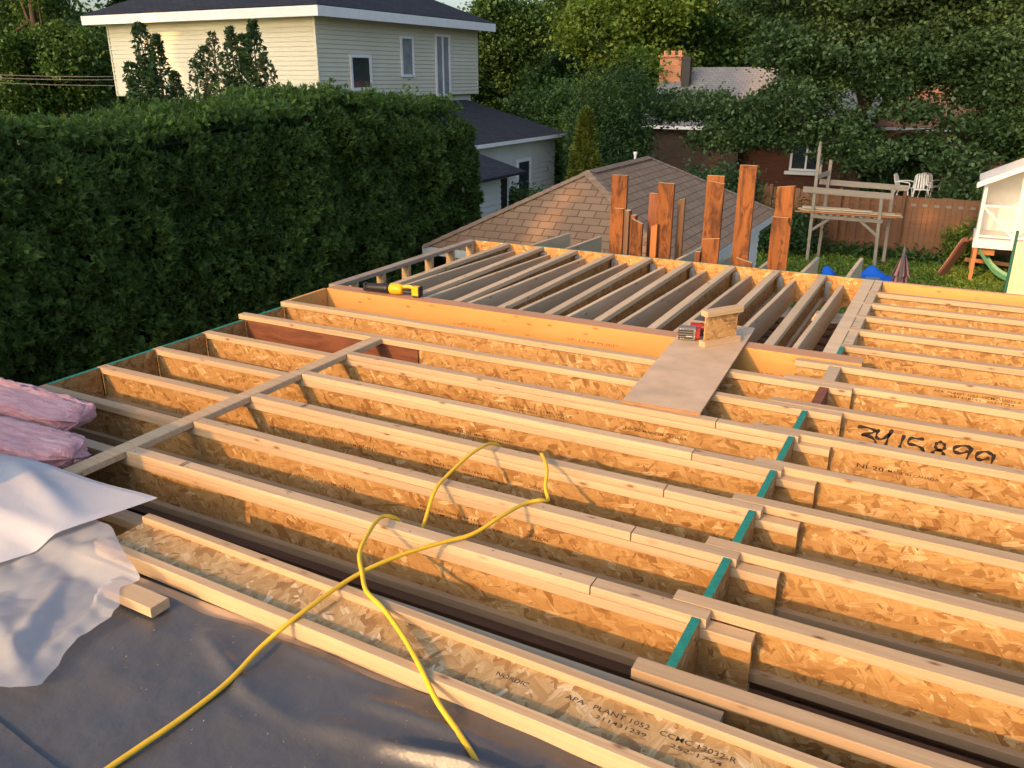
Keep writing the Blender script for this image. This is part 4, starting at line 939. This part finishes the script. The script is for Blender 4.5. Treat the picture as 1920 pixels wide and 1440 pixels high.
shadetree('tall oak behind the viewer, nearest the hedge side', -10, -20, [(-9.0, -20, 15.5, 3.2, 3, 2.0), (-9.0, -20, 13.2, 3.3, 2.6, .95), (-8.6, -20, 13.1, 3.0, 2.2, .8), (-11, -20, 17.5, 4.2, 3, 3), (-7.9, -20, 18.6, 2.6, 3, 1.7), (-12.5, -20, 14, 3.5, 3, 2), (-9.5, -20, 21, 4, 3, 2.5)], 650, 60, .42)
shadetree('tall oak behind the viewer, further left', -22, -20, [(-18, -20, 17, 4.5, 3, 4), (-24, -20, 19, 5, 3, 5), (-29, -20, 20, 5, 3, 5.5), (-22, -20, 25, 5, 3, 3), (-34, -20, 20, 5, 3, 6), (-14.8, -20, 23.2, 3.5, 3, 2.0)], 1050, 60, .5)

# ---------------------------------------------------------------- houses
def siding(m, p0, p1, z0, z1, row, out=.026, mi=0):
    """lap siding on a vertical wall from p0 to p1 (x,y), outward normal to the right of p0->p1"""
    dx, dy = p1[0]-p0[0], p1[1]-p0[1]; l = math.hypot(dx, dy); nx, ny = dy/l, -dx/l
    z = z0
    while z < z1-1e-4:
        zt = min(z+row, z1)
        a_ = (p0[0]+nx*out, p0[1]+ny*out, z); b = (p1[0]+nx*out, p1[1]+ny*out, z); c = (p1[0], p1[1], zt); d = (p0[0], p0[1], zt)
        e = (p0[0], p0[1], z); f = (p1[0], p1[1], z)
        m.quad(a_, b, c, d, mi); m.quad(e, f, b, a_, mi); z = zt
def roofface(m, pts, mi=0):
    """planar roof polygon, first edge is the eave: uv u along eave, v up the slope"""
    P = [Vector(p) for p in pts]; u = (P[1]-P[0]).normalized(); nrm = (P[1]-P[0]).cross(P[2]-P[0]).normalized(); v = nrm.cross(u)
    m.add(pts, [tuple(range(len(pts)))], mi, [[((p-P[0]).dot(u), (p-P[0]).dot(v)) for p in P]])
def window(parent, cx, z0, z1, a0, a1, axis, frame=.07, mat='glass', mull=0, depth=.05):
    """axis 'x': wall plane x=cx facing +x spanning y a0..a1 ; axis 'y': plane y=cx facing -y spanning x a0..a1"""
    def bx(b, u0, u1, w0, w1, d0, d1, mi=0):
        if axis == 'x': b.box((cx+d0, u0, w0), (cx+d1, u1, w1), mi)
        else: b.box((u0, cx-d1, w0), (u1, cx-d0, w1), mi)
    b = MB(); f = frame
    bx(b, a0-f, a1+f, z1, z1+f, .0, depth); bx(b, a0-f, a1+f, z0-f, z0, .0, depth+.01); bx(b, a0-f, a0, z0, z1, .0, depth); bx(b, a1, a1+f, z0, z1, .0, depth)
    for i in range(mull):
        c = a0+(a1-a0)*(i+1)/(mull+1); bx(b, c-.035, c+.035, z0, z1, .0, depth-.005)
    w_ = b.build('window', M['white'], parent); b = MB(); bx(b, a0, a1, z0, z1, .0, .018); b.build('pane', M[mat], w_)
# main cream house
ch = thing('cream_house', 'cream sided two storey house with dark hip roof behind the hedge', 'house', (0, 0, 0))
a = MB(); siding(a, (-22.11, 18.5), (-13.0, 18.5), 1.08, 3.42, .1345); siding(a, (-13.0, 18.5), (-13.0, 27.96), 1.08, 3.42, .130)
a.box((-13.07, 18.44, 1.06), (-12.975, 18.53, 3.40)); a.box((-13.03, 27.9, 1.06), (-12.97, 27.98, 3.4)); a.box((-22.14, 18.46, 1.06), (-22.08, 18.53, 3.4))
a.box((-22.1, 18.52, 1.06), (-13.02, 27.94, 3.38)); a.build('wall', M['cream'], ch)
a = MB(); a.box((-21.9, 18.7, GZ), (-13.2, 27.75, 1.07)); a.build('foundation_wall', M['stucco'], ch)
rf = MB(); E_ = [(-22.65, 17.93, 3.64), (-12.40, 17.93, 3.64), (-12.40, 28.4, 3.64), (-22.65, 28.4, 3.64)]; rx = (-17.5, 23.1, 6.0); rg2 = (-17.5, 23.3, 6.0)
for i in range(4): roofface(rf, [E_[i], E_[(i+1) % 4], rx])
rfo = rf.build('roof', M['roofdark'], ch)
a = MB(); a.box((-22.65, 17.93, 3.34), (-12.40, 17.96, 3.62)); a.box((-12.43, 17.96, 3.34), (-12.40, 28.4, 3.62)); a.box((-22.65, 17.96, 3.34), (-22.62, 28.4, 3.62)); a.box((-22.62, 17.96, 3.41), (-12.43, 28.4, 3.43)); a.build('fascia', M['white'], ch)
window(ch, -12.985, 1.38, 2.27, 20.05, 20.95, 'x', .10); window(ch, -12.985, 1.78, 2.92, 22.82, 23.42, 'x', .09, 'curtain'); window(ch, -12.985, 1.10, 3.06, 24.98, 25.80, 'x', .09, 'curtain', 1)
# wing
wg = MB(); siding(wg, (-8.6, 17), (-8.6, 25.85), GZ, -.24, .16); siding(wg, (-8.6, 25.85), (-13, 25.85), GZ, -.24, .16); wg.build('wing_wall', M['whitesid'], ch)
rf = MB(); roofface(rf, [(-8.2, 17, -.19), (-8.2, 26.1, -.19), (-13.0, 27.1, .86), (-13.0, 17, .86)]); wr = rf.build('wing_roof', M['roofdark'], ch)
a = MB(); a.box((-8.30, 17, -.30), (-8.17, 26.1, -.195)); a.build('gutter', M['white'], wr)
window(ch, -8.585, -2.25, -.98, 22.95, 23.78, 'x', .09)
# porch
a = MB(); siding(a, (-6.7, 14), (-6.7, 18.75), GZ, -.86, .16); siding(a, (-6.7, 18.75), (-8.6, 18.75), GZ, -.86, .16); a.build('porch_wall', M['whitesid'], ch)
a = MB(); a.box((-6.72, 18.3, GZ), (-6.66, 18.62, -.95)); a.build('porch_dark_opening', M['black'], ch)  # flat black slab paints the darkness of an opening in the wall
rf = MB(); roofface(rf, [(-6.35, 14, -.79), (-6.35, 19.15, -.79), (-8.6, 19.15, -.17), (-8.6, 14, -.17)]); rf.box((-6.37, 14, -.86), (-6.33, 19.15, -.795)); pr = rf.build('porch_roof', M['roofdark'], ch)
# garage
ga = thing('garage', 'small garage with brown shingled hip roof just beyond the floor', 'garage', (0, 0, 0))
E_ = [(-2.2, 7.7, -.60), (1.72, 7.7, -.60), (1.72, 13.45, -.60), (-2.2, 13.45, -.60)]; r0 = (-.25, 9.17, .42); r1 = (-.25, 11.78, .42)
rf = MB(); roofface(rf, [E_[0], E_[1], r0]); roofface(rf, [E_[1], E_[2], r1, r0]); roofface(rf, [E_[2], E_[3], r1]); roofface(rf, [E_[3], E_[0], r0, r1])
gr = rf.build('roof', M['roofbrown'], ga)
a = MB()                                               # ridge and hip caps, shingle by shingle
for p, q in ((r0, r1), (E_[0], r0), (E_[1], r0), (E_[2], r1), (E_[3], r1)):
    p = Vector(p); q = Vector(q); nseg = int((q-p).length/.14)
    for i in range(nseg):
        s0 = p.lerp(q, i/nseg)+Vector((0, 0, .016)); s1 = p.lerp(q, (i+1.1)/nseg)+Vector((0, 0, .009)); sd = (q-p).cross(Vector((0, 0, 1))).normalized()*.10; dn = Vector((0, 0, -.035))
        a.add([s0-sd+dn, s0, s0+sd+dn, s1+sd+dn, s1, s1-sd+dn], [(0, 1, 4, 5), (1, 2, 3, 4)], 0, [[(0, 0), (.1, 0), (.1, .1), (0, .1)]]*2)
a.build('ridge_cap', M['rooftrim'] if 'rooftrim' in M else plain('brown_ridge_shingle', (.28, .19, .125), .9, .25, 14), gr)
a = MB(); a.box((-2.2, 7.69, -.72), (1.72, 7.72, -.605)); a.box((1.70, 7.72, -.72), (1.73, 13.45, -.605)); a.box((-2.2, 7.72, -.72), (-2.17, 13.45, -.605)); a.box((-2.2, 13.42, -.72), (1.70, 13.45, -.605)); a.box((-2.17, 7.72, -.70), (1.70, 13.42, -.69)); a.build('fascia', plain('pale_blue_grey_trim', (.45, .5, .52), .5, .05, 3), ga)
a = MB(); 
for p, q in (((-1.95, 7.95), (1.45, 7.95)), ((1.45, 7.95), (1.45, 13.2)), ((1.45, 13.2), (-1.95, 13.2)), ((-1.95, 13.2), (-1.95, 7.95))): siding(a, p, q, GZ, -.70, .11)
a.build('wall', M['whitesid'], ga)
a = MB(); a.tube([(-.52, 11.9, .2), (-.52, 11.9, .46)], .022, 8); a.tube([(-.52, 11.9, .44), (-.52, 11.9, .48)], .035, 8); a.build('vent_pipe', M['white'], ga)
window(ga, 1.452, -1.7, -1.0, 9.3, 10.1, 'x', .05)
# grey roofed house with chimney
gh = thing('grey_roof_house', 'house with pale grey shingled roof and orange brick chimney', 'house', (0, 0, 0))
rf = MB(); roofface(rf, [(-8.15, 33.6, -.22), (-2.5, 33.6, -.30), (-3.3, 37.4, 2.1), (-8.35, 37.4, 2.1)]); roofface(rf, [(-8.15, 41, -.22), (-8.15, 33.6, -.22), (-8.35, 37.4, 2.1)]); roofface(rf, [(-2.5, 33.6, -.3), (-2.5, 41, -.3), (-3.3, 37.4, 2.1)]); roofface(rf, [(-2.5, 41, -.3), (-8.15, 41, -.22), (-8.35, 37.4, 2.1), (-3.3, 37.4, 2.1)]); rf.build('roof', M['roofgrey'], gh)
a = MB(); a.box((-8.15, 33.56, -.40), (-2.5, 33.6, -.26)); a.build('fascia', M['white'], gh)
a = MB(); a.box((-7.8, 34.0, GZ), (-3.9, 40.8, -.30)); a.build('wall', M['brickdk'], gh)
a = MB(); a.box((-8.35, 36.4, 1.2), (-7.35, 37.0, 2.52)); a.box((-8.42, 36.33, 2.52), (-7.28, 37.07, 2.60)); cf = a.build('chimney', M['brickor'], gh)
for i in range(3):
    a = MB(); a.box((-8.25+i*.33, 36.6, 2.60), (-8.07+i*.33, 36.8, 2.80)); a.build('chimney_pot', M['brickor'], cf)
a = MB(); a.box((-7.18, 36.0, 1.3), (-6.82, 36.3, 2.52)); a.box((-7.22, 35.96, 2.40), (-6.78, 36.34, 2.46)); a.build('metal_flue', M['black'], gh)
# red brick house
bh = thing('red_brick_house', 'dark red brick house with white sash window under the maple', 'house', (0, 0, 0))
a = MB(); a.box((-4.0, 35.0, GZ), (.9, 40, -.15)); a.build('wall', M['brick'], bh)
rf = MB(); roofface(rf, [(-4.2, 34.7, -.13), (1.1, 34.7, -.13), (1.1, 38, 1.2), (-4.2, 38, 1.2)]); roofface(rf, [(1.1, 41, -.13), (-4.2, 41, -.13), (-4.2, 38, 1.2), (1.1, 38, 1.2)]); rf.build('roof', M['roofgrey'], bh)
window(bh, 35.0, -1.92, -.72, -1.85, -.72, 'y', .09, 'glass', 1); a = MB(); a.box((-2.1, 34.85, -2.16), (-.45, 35.0, -2.03)); a.build('window_sill', M['white'], bh)
# rust roof house
oh = thing('rust_roof_house', 'brick house with sunlit rust coloured roof glimpsed through the maple', 'house', (0, 0, 0))
rf = MB(); roofface(rf, [(.9, 37.6, -.28), (6.3, 37.6, -.28), (5.6, 41, 1.35), (1.8, 41, 1.35)]); roofface(rf, [(6.3, 37.6, -.28), (6.3, 44.4, -.28), (5.6, 41, 1.35)]); roofface(rf, [(.9, 44.4, -.28), (.9, 37.6, -.28), (1.8, 41, 1.35)]); rf.build('roof', M['rooforange'], oh)
a = MB(); a.box((.9, 37.56, -.42), (6.3, 37.6, -.30)); a.build('fascia', M['white'], oh)
a = MB(); a.box((1.2, 38, GZ), (6.0, 44, -.32)); a.build('wall', M['brickor'], oh)
window(oh, 38.0, -1.9, -.9, 3.1, 3.9, 'y', .07)

# ---------------------------------------------------------------- fence
fn = thing('board_fence', 'brown board fence across the back of the garden', 'fence', (0, 0, 0))
a = MB(); b = MB(); x = -3.2; i = 0
while x < 9.5:
    zt = -1.43-.012*(x+1)+random.uniform(-.015, .015) if x < 3.2 else -1.50+random.uniform(-.012, .012)
    if i % 2 == 0 or x > 3.2: a.box((x, 24.20, GZ), (x+.135, 24.22, zt))
    else: b.box((x-.02, 24.25, GZ), (x+.15, 24.27, zt-.01))
    x += .142; i += 1
a.build('front_boards', M['fence'], fn); b.build('back_boards', M['fence'], fn)
a = MB(); a.beam((-3.2, 24.235, -1.75), (9.5, 24.235, -1.75), .03, .09, .002); a.beam((-3.2, 24.235, -2.9), (9.5, 24.235, -2.9), .03, .09, .002); a.build('rails', M['fence'], fn)
for xx in (-2.9, -.5, 1.5, 3.22, 5.6, 8.0):
    a = MB(); a.beam((xx, 24.16, GZ), (xx, 24.16, -1.36), .09, .09, .004, up=(0, 1, 0)); a.build('post', M['fence'], fn)
a = MB(); 
for k in range(14): a.box((3.42+k*.30, 24.17, -1.76), (3.42+k*.30+.13, 24.198, -1.68))
a.build('pale_cutouts', M['pergola'], fn)  # pale blocks stand in for the light square cut-outs in the boards

# ---------------------------------------------------------------- timber frame
tf = thing('timber_frame', 'silvery grey timber frame with a shelf of boards in the garden', 'frame', (0, 0, 0))
for nm, p0, p1 in [('tall_post', (1.10, 22.0, GZ), (1.07, 22.0, -.08)), ('tall_post', (1.28, 22.75, GZ), (1.30, 22.75, -.45)), ('post', (2.86, 22.0, GZ), (2.78, 22.0, -1.22)), ('post', (3.02, 22.75, GZ), (2.98, 22.75, -1.12))]:
    a = MB(); a.beam(p0, p1, .085, .085, .006, up=(0, 1, 0), wob=.004); a.build(nm, M['pergola'], tf)
a = MB(); a.tube([(1.07, 22, -.08), (1.07, 22, -.03), (1.07, 22, .03), (1.07, 22, .09)], [.05, .035, .045, .004], 8); a.build('finial', M['pergola'], tf)
for nm, p0, p1, hh in [('front_beam', (.78, 21.93, -1.19), (3.07, 21.93, -1.25), .16), ('back_beam', (1.05, 22.83, -1.06), (3.35, 22.83, -1.12), .15), ('front_rail', (1.05, 21.96, -1.90), (2.9, 21.96, -1.92), .09), ('back_rail', (1.2, 22.80, -1.86), (3.05, 22.80, -1.88), .09), ('brace', (1.10, 22.0, -2.30), (1.55, 22.0, -1.95), .07), ('brace', (2.86, 22.0, -2.35), (2.35, 22.0, -1.95), .07), ('cross_piece', (1.08, 22.02, -.86), (1.30, 22.74, -.80), .12)]:
    a = MB(); a.beam(p0, p1, .045, hh, .004, wob=.003); a.build(nm, M['pergola'], tf)
a = MB()
for i in range(9): a.beam((1.2+i*.19, 21.9, -1.84), (1.2+i*.19, 22.85, -1.84), .09, .025, .002)
a.build('shelf_slats', M['pergola'], tf)
SB = [(.62, 3.22, 22.0, -1.80), (.72, 3.36, 22.14, -1.80), (.80, 3.30, 22.3, -1.80), (.70, 3.1, 22.46, -1.80), (.75, 3.33, 22.05, -1.755), (.66, 3.15, 22.25, -1.755), (.9, 3.3, 22.42, -1.755), (.8, 2.6, 22.15, -1.71), (.75, 2.0, 22.35, -1.71)]
SBL = ['front edge board, lowest layer, on the timber frame shelf', 'longest board of the lowest layer on the timber frame shelf', 'third board from the front on the timber frame shelf', 'rearmost lowest board on the timber frame shelf', 'front board of the middle layer on the frame shelf', 'middle board of the middle layer on the frame shelf', 'rear board of the middle layer on the frame shelf', 'short top board on the pile on the frame shelf', 'shortest board, topmost at the left of the frame shelf pile']
for i, (x0, x1, y, z) in enumerate(SB):
    a = MB(); a.beam((x0, y, z), (x1, y+.03, z+.005), .12, .035, .003, wob=.002); single(a, 'loose_board', M['greywood'] if i % 3 else M['strap'], SBL[i], 'board', 'boards stacked on the timber frame shelf')

# ---------------------------------------------------------------- deck and garden chairs
a = MB()
for i in range(24): a.box((1.2+i*.22, 25.6, -1.98), (1.2+i*.22+.21, 29.2, -1.95))
for xx in (1.3, 4.0, 6.3):
    for yy in (25.7, 29): a.box((xx, yy, GZ), (xx+.1, yy+.1, -1.985))
single(a, 'raised_deck', M['brown'], 'raised dark deck behind the fence under the chairs', 'deck')
def chair(x, y, rz, lab):
    r = thing('garden_chair', lab, 'chair', (x, y, -1.95), rz, 'white plastic garden chairs'); r.scale = (.86, .86, .86); mt = M['white']
    a = MB(); a.beam((0, -.22, .42), (0, .22, .40), .46, .03, .01); a.build('seat', mt, r)
    a = MB()
    for k in range(5): a.beam((-.18+k*.09, .20, .42), (-.16+k*.08, .34, .88+.03*(1-abs(k-2)/2)), .055, .015, .004, up=(0, 1, 0))
    a.tube(catmull([(-.22, .2, .42), (-.21, .33, .84), (0, .36, .92), (.21, .33, .84), (.22, .2, .42)], 6), .015, 6); a.build('backrest', mt, r)
    for s in (-1, 1):
        a = MB(); a.tube(catmull([(s*.25, -.24, .40), (s*.27, -.25, .62), (s*.27, 0, .66), (s*.23, .26, .64)], 5), .018, 6); a.build('armrest', mt, r)
        a = MB(); a.tube([(s*.23, -.22, .41), (s*.26, -.27, 0)], .02, 6); a.build('leg', mt, r)
        a = MB(); a.tube([(s*.21, .2, .41), (s*.24, .30, 0)], .02, 6); a.build('leg', mt, r)
chair(3.0, 27.1, 1.35, 'white plastic garden chair seen side on'); chair(3.50, 27.0, .12, 'white plastic garden chair turned towards us, right one'); chair(3.72, 28.0, 2.6, 'white plastic garden chair mostly hidden behind the other two')

# ---------------------------------------------------------------- playhouse
ph = thing('playhouse', 'raised white wooden playhouse with railing at the right edge', 'playhouse', (0, 0, 0)); W_ = M['whitewood']
a = MB(); a.box((5.08, 21.40, -2.31), (8.6, 21.46, -2.09)); a.box((5.08, 21.46, -2.31), (5.14, 23.1, -2.09)); a.box((5.14, 21.46, -2.13), (8.6, 23.1, -2.09)); a.build('floor', W_, ph)
for x0 in (5.15, 5.93, 7.3):
    a = MB(); a.beam((x0, 21.46, -2.09), (x0, 21.46, -.60 if x0 < 5.5 else -.2), .075, .07, .004, up=(0, 1, 0)); a.build('corner_post', W_, ph)
a = MB(); a.add([(5.12, 22.95, -2.09), (8.6, 22.95, -2.09), (8.6, 22.95, -.66), (6.9, 22.95, .16), (5.12, 22.95, -.70)], [(0, 1, 2, 3, 4)]); a.box((5.12, 22.96, -2.09), (8.6, 23.0, -.72)); a.box((5.12, 22.1, -2.09), (5.16, 22.95, -.62))
for zz in (-1.75, -1.4, -1.05, -.7): a.box((5.2, 22.93, zz), (8.6, 22.95, zz+.02))
a.build('back_wall', W_, ph)
rf = MB()
for i in range(4): rf.box((4.98, 21.15+i*.02, 0), (4.98, 21.16, 0)) if False else None
def slab(m, x0, z0, x1, z1, y0, y1, t):
    m.add([(x0, y0, z0), (x1, y0, z1), (x1, y1, z1), (x0, y1, z0), (x0, y0, z0+t), (x1, y0, z1+t), (x1, y1, z1+t), (x0, y1, z0+t)], [(3, 2, 1, 0), (4, 5, 6, 7), (0, 1, 5, 4), (1, 2, 6, 5), (2, 3, 7, 6), (3, 0, 4, 7)])
slab(rf, 4.93, -.84, 6.9, .12, 21.2, 21.32, .13); slab(rf, 4.98, -.74, 6.9, .20, 21.322, 23.2, .05); slab(rf, 6.9, .20, 8.9, -.74, 21.322, 23.2, .05); slab(rf, 6.9, .12, 8.9, -.84, 21.2, 21.32, .13)
rf.build('roof', W_, ph)
a = MB(); a.beam((5.15, 21.46, -1.28), (8.6, 21.46, -1.28), .05, .05, .003); a.beam((5.15, 21.46, -2.02), (8.6, 21.46, -2.02), .05, .05, .003); a.beam((5.19, 21.46, -1.32), (5.9, 21.46, -2.0), .03, .05, .003); a.beam((5.9, 21.463, -.55), (5.93, 21.463, -1.3), .03, .03, .002); a.build('railing', W_, ph)
for x0, y0 in ((5.17, 21.5), (5.17, 22.95), (8.3, 21.5)):
    a = MB(); a.beam((x0, y0, GZ), (x0, y0, -2.31), .09, .09, .004, up=(0, 1, 0)); a.build('leg', M['cedarpost'], ph)
a = MB(); a.beam((5.2, 21.6, -2.42), (5.6, 21.6, -2.42), .04, .18, .003); a.build('under_brace', M['cedarpost'], ph)
a = MB(); a.beam((5.0, 22.9, -2.9), (6.4, 22.9, -2.95), .04, .1, .003); a.build('ground_brace', M['cedarpost'], ph)
def slide(lab, pts, wdir, wd, mat, nm):
    m = MB(); P = [Vector(p) for p in catmull(pts, 6)]; wv = Vector(wdir).normalized()*wd/2; up = Vector((0, 0, .06)); vs = []
    for p in P: vs += [p-wv+up*1.6, p-wv*.85, p+wv*.85, p+wv+up*1.6, p+wv*1.08+up*1.5, p-wv*1.08+up*1.5-Vector((0, 0, .0))]
    n_ = len(P); fs = []
    for i in range(n_-1):
        for k in range(3): fs.append((i*6+k, i*6+k+1, (i+1)*6+k+1, (i+1)*6+k))
        fs.append((i*6+3, i*6+4, (i+1)*6+4, (i+1)*6+3)); fs.append((i*6+5, i*6+0, (i+1)*6+0, (i+1)*6+5))
    m.add(vs, fs)
    o = single(m, 'slide', M[mat], lab, 'slide', smooth=False); md = o.modifiers.new('th', 'SOLIDIFY'); md.thickness = .025
slide('green plastic slide under the playhouse', [(5.25, 21.75, -2.42), (5.45, 21.7, -2.68), (5.7, 21.6, -2.93), (5.98, 21.5, -3.06), (6.15, 21.45, -3.08)], (.1, 1, .0), .42, 'slidegreen', 'g')
slide('brown plastic slide left of the playhouse leg', [(5.05, 21.95, -2.22), (4.92, 21.9, -2.28), (4.72, 21.8, -2.72), (4.52, 21.7, -3.12)], (.55, 1, .0), .42, 'slidebrown', 'b')
# pale yellow panel with green edge
yp = thing('play_panel', 'pale yellow panel with dark green edge strip at the right frame edge', 'panel', (0, 0, 0))
a = MB(); a.box((5.70, 16.0, GZ), (7.6, 16.05, -1.22)); a.build('panel', M['paleyellow'], yp)
a = MB(); a.beam((5.67, 16.02, GZ), (5.67, 16.02, -1.02), .05, .07, .003, up=(0, 1, 0)); a.build('edge_strip', plain('dark_green_trim', (.015, .11, .08), .5, .1, 5), yp)

# ---------------------------------------------------------------- umbrella, pole, tarps, bench, grass
um = thing('patio_umbrella', 'closed patio umbrella with pink and maroon stripes', 'umbrella', (3.72, 18, GZ))
for mi, (nm, mt) in enumerate((('pale_panels', 'canopy'), ('dark_panels', 'canopydk'))):
    a = MB()
    for tier, (z0, z1, r0, r1) in enumerate(((1.17, .74, .05, .20), (.86, .12, .13, .235))):
        nseg = 16
        for k in range(mi, nseg, 2):
            a0, a1 = 2*math.pi*k/nseg, 2*math.pi*(k+1)/nseg
            am = (a0+a1)/2; f = 1.18 if mi == 0 else .72
            pts = [(math.cos(a0)*r0, math.sin(a0)*r0, z0), (math.cos(a1)*r0, math.sin(a1)*r0, z0), (math.cos(a1)*r1*.95, math.sin(a1)*r1*.95, z1), (math.cos(am)*r1*f, math.sin(am)*r1*f, z1-.02), (math.cos(a0)*r1*.95, math.sin(a0)*r1*.95, z1)]
            a.add(pts, [(0, 4, 3, 2, 1)])
    a.build(nm, M[mt], um)
a = MB(); a.tube([(0, 0, 0), (0, 0, 1.22)], .02, 8); a.build('pole', M['greypole'], um)
a = MB(); a.tube([(0, 0, 0), (0, 0, 1.35), (0, 0, 1.42)], [.035, .035, .012], 10); single(a, 'garden_pole', M['greypole'], 'dark grey pole standing in front of the closed umbrella', 'pole', loc=(3.72, 17.7, GZ))
def mound(x0, x1, y0, y1, peaks, lab):
    def f(u, v):
        x = x0+(x1-x0)*u; y = y0+(y1-y0)*v; e = min(u, 1-u, v, 1-v)*4; e = min(1, e)
        z = GZ+.01+e*(.25+sum(h*math.exp(-((x-a_)**2+(y-b)**2)/r**2) for a_, b, r, h in peaks))+.03*mn.noise(Vector((x*4, y*4, 0)))*e
        return (x, y, z)
    single(grid(40, 30, f), 'blue_tarp', M['blue'], lab, 'tarp', smooth=True)
mound(2.45, 3.75, 18.6, 20.4, [(3.0, 19.7, .25, .26), (2.85, 19.2, .4, .08)], 'blue tarp draped over something on the lawn beside the umbrella')
mound(1.75, 2.25, 18.8, 20.0, [(1.95, 19.5, .2, .2)], 'small bright blue tarp left of the larger one')
a = MB(); a.box((2.98, 18.1, -2.72), (3.28, 18.35, -2.66)); a.box((3.0, 18.12, GZ), (3.05, 18.33, -2.72)); a.box((3.21, 18.12, GZ), (3.26, 18.33, -2.72)); single(a, 'small_bench', M['greypole'] if False else plain('grey_blue_bench', (.2, .25, .3), .6), 'small grey bench in front of the blue tarp', 'bench')
n = 42000; xs = RNG.uniform(-3, 9, n); yy = RNG.uniform(13.8, 24.1, n); P = np.stack([xs, yy, np.full(n, GZ)+.02], 1)
nrm = RNG.normal(size=(n, 3)); nrm[:, 2] *= .25
me = leafmesh('grass', P+np.array([0, 0, .03])*RNG.uniform(.3, 1.6, (n, 1)), .13, M['grass'], dirs=nrm, asp=.28)
o = bpy.data.objects.new('grass', me); COL.objects.link(o); setp(o, kind='stuff', label='short lawn grass in the garden', category='grass')
n = 2600; xs = RNG.uniform(-2, 8, n); P = np.stack([xs, 23.6+RNG.normal(size=n)*.22, GZ+.05+abs(RNG.normal(size=n))*.14], 1)
o = bpy.data.objects.new('weeds', leafmesh('weeds', P, .2, M['leafmid'], asp=.3)); COL.objects.link(o); setp(o, kind='stuff', label='tall weeds growing along the foot of the fence', category='weeds')
# power lines at the left
for i, (z, dz) in enumerate(((1.95, 0), (1.80, .05), (1.62, -.03))):
    a = MB(); a.tube([(-40+t*2.4, 22, z+dz*t/10-.25*math.sin(math.pi*t/10)) for t in range(11)], .012, 5)
    single(a, 'power_line', M['greypole'], ['upper', 'middle', 'lowest'][i]+' thin overhead wire left of the cream house', 'wire', 'overhead wires at the left')
bpy.data.objects.remove(wt)
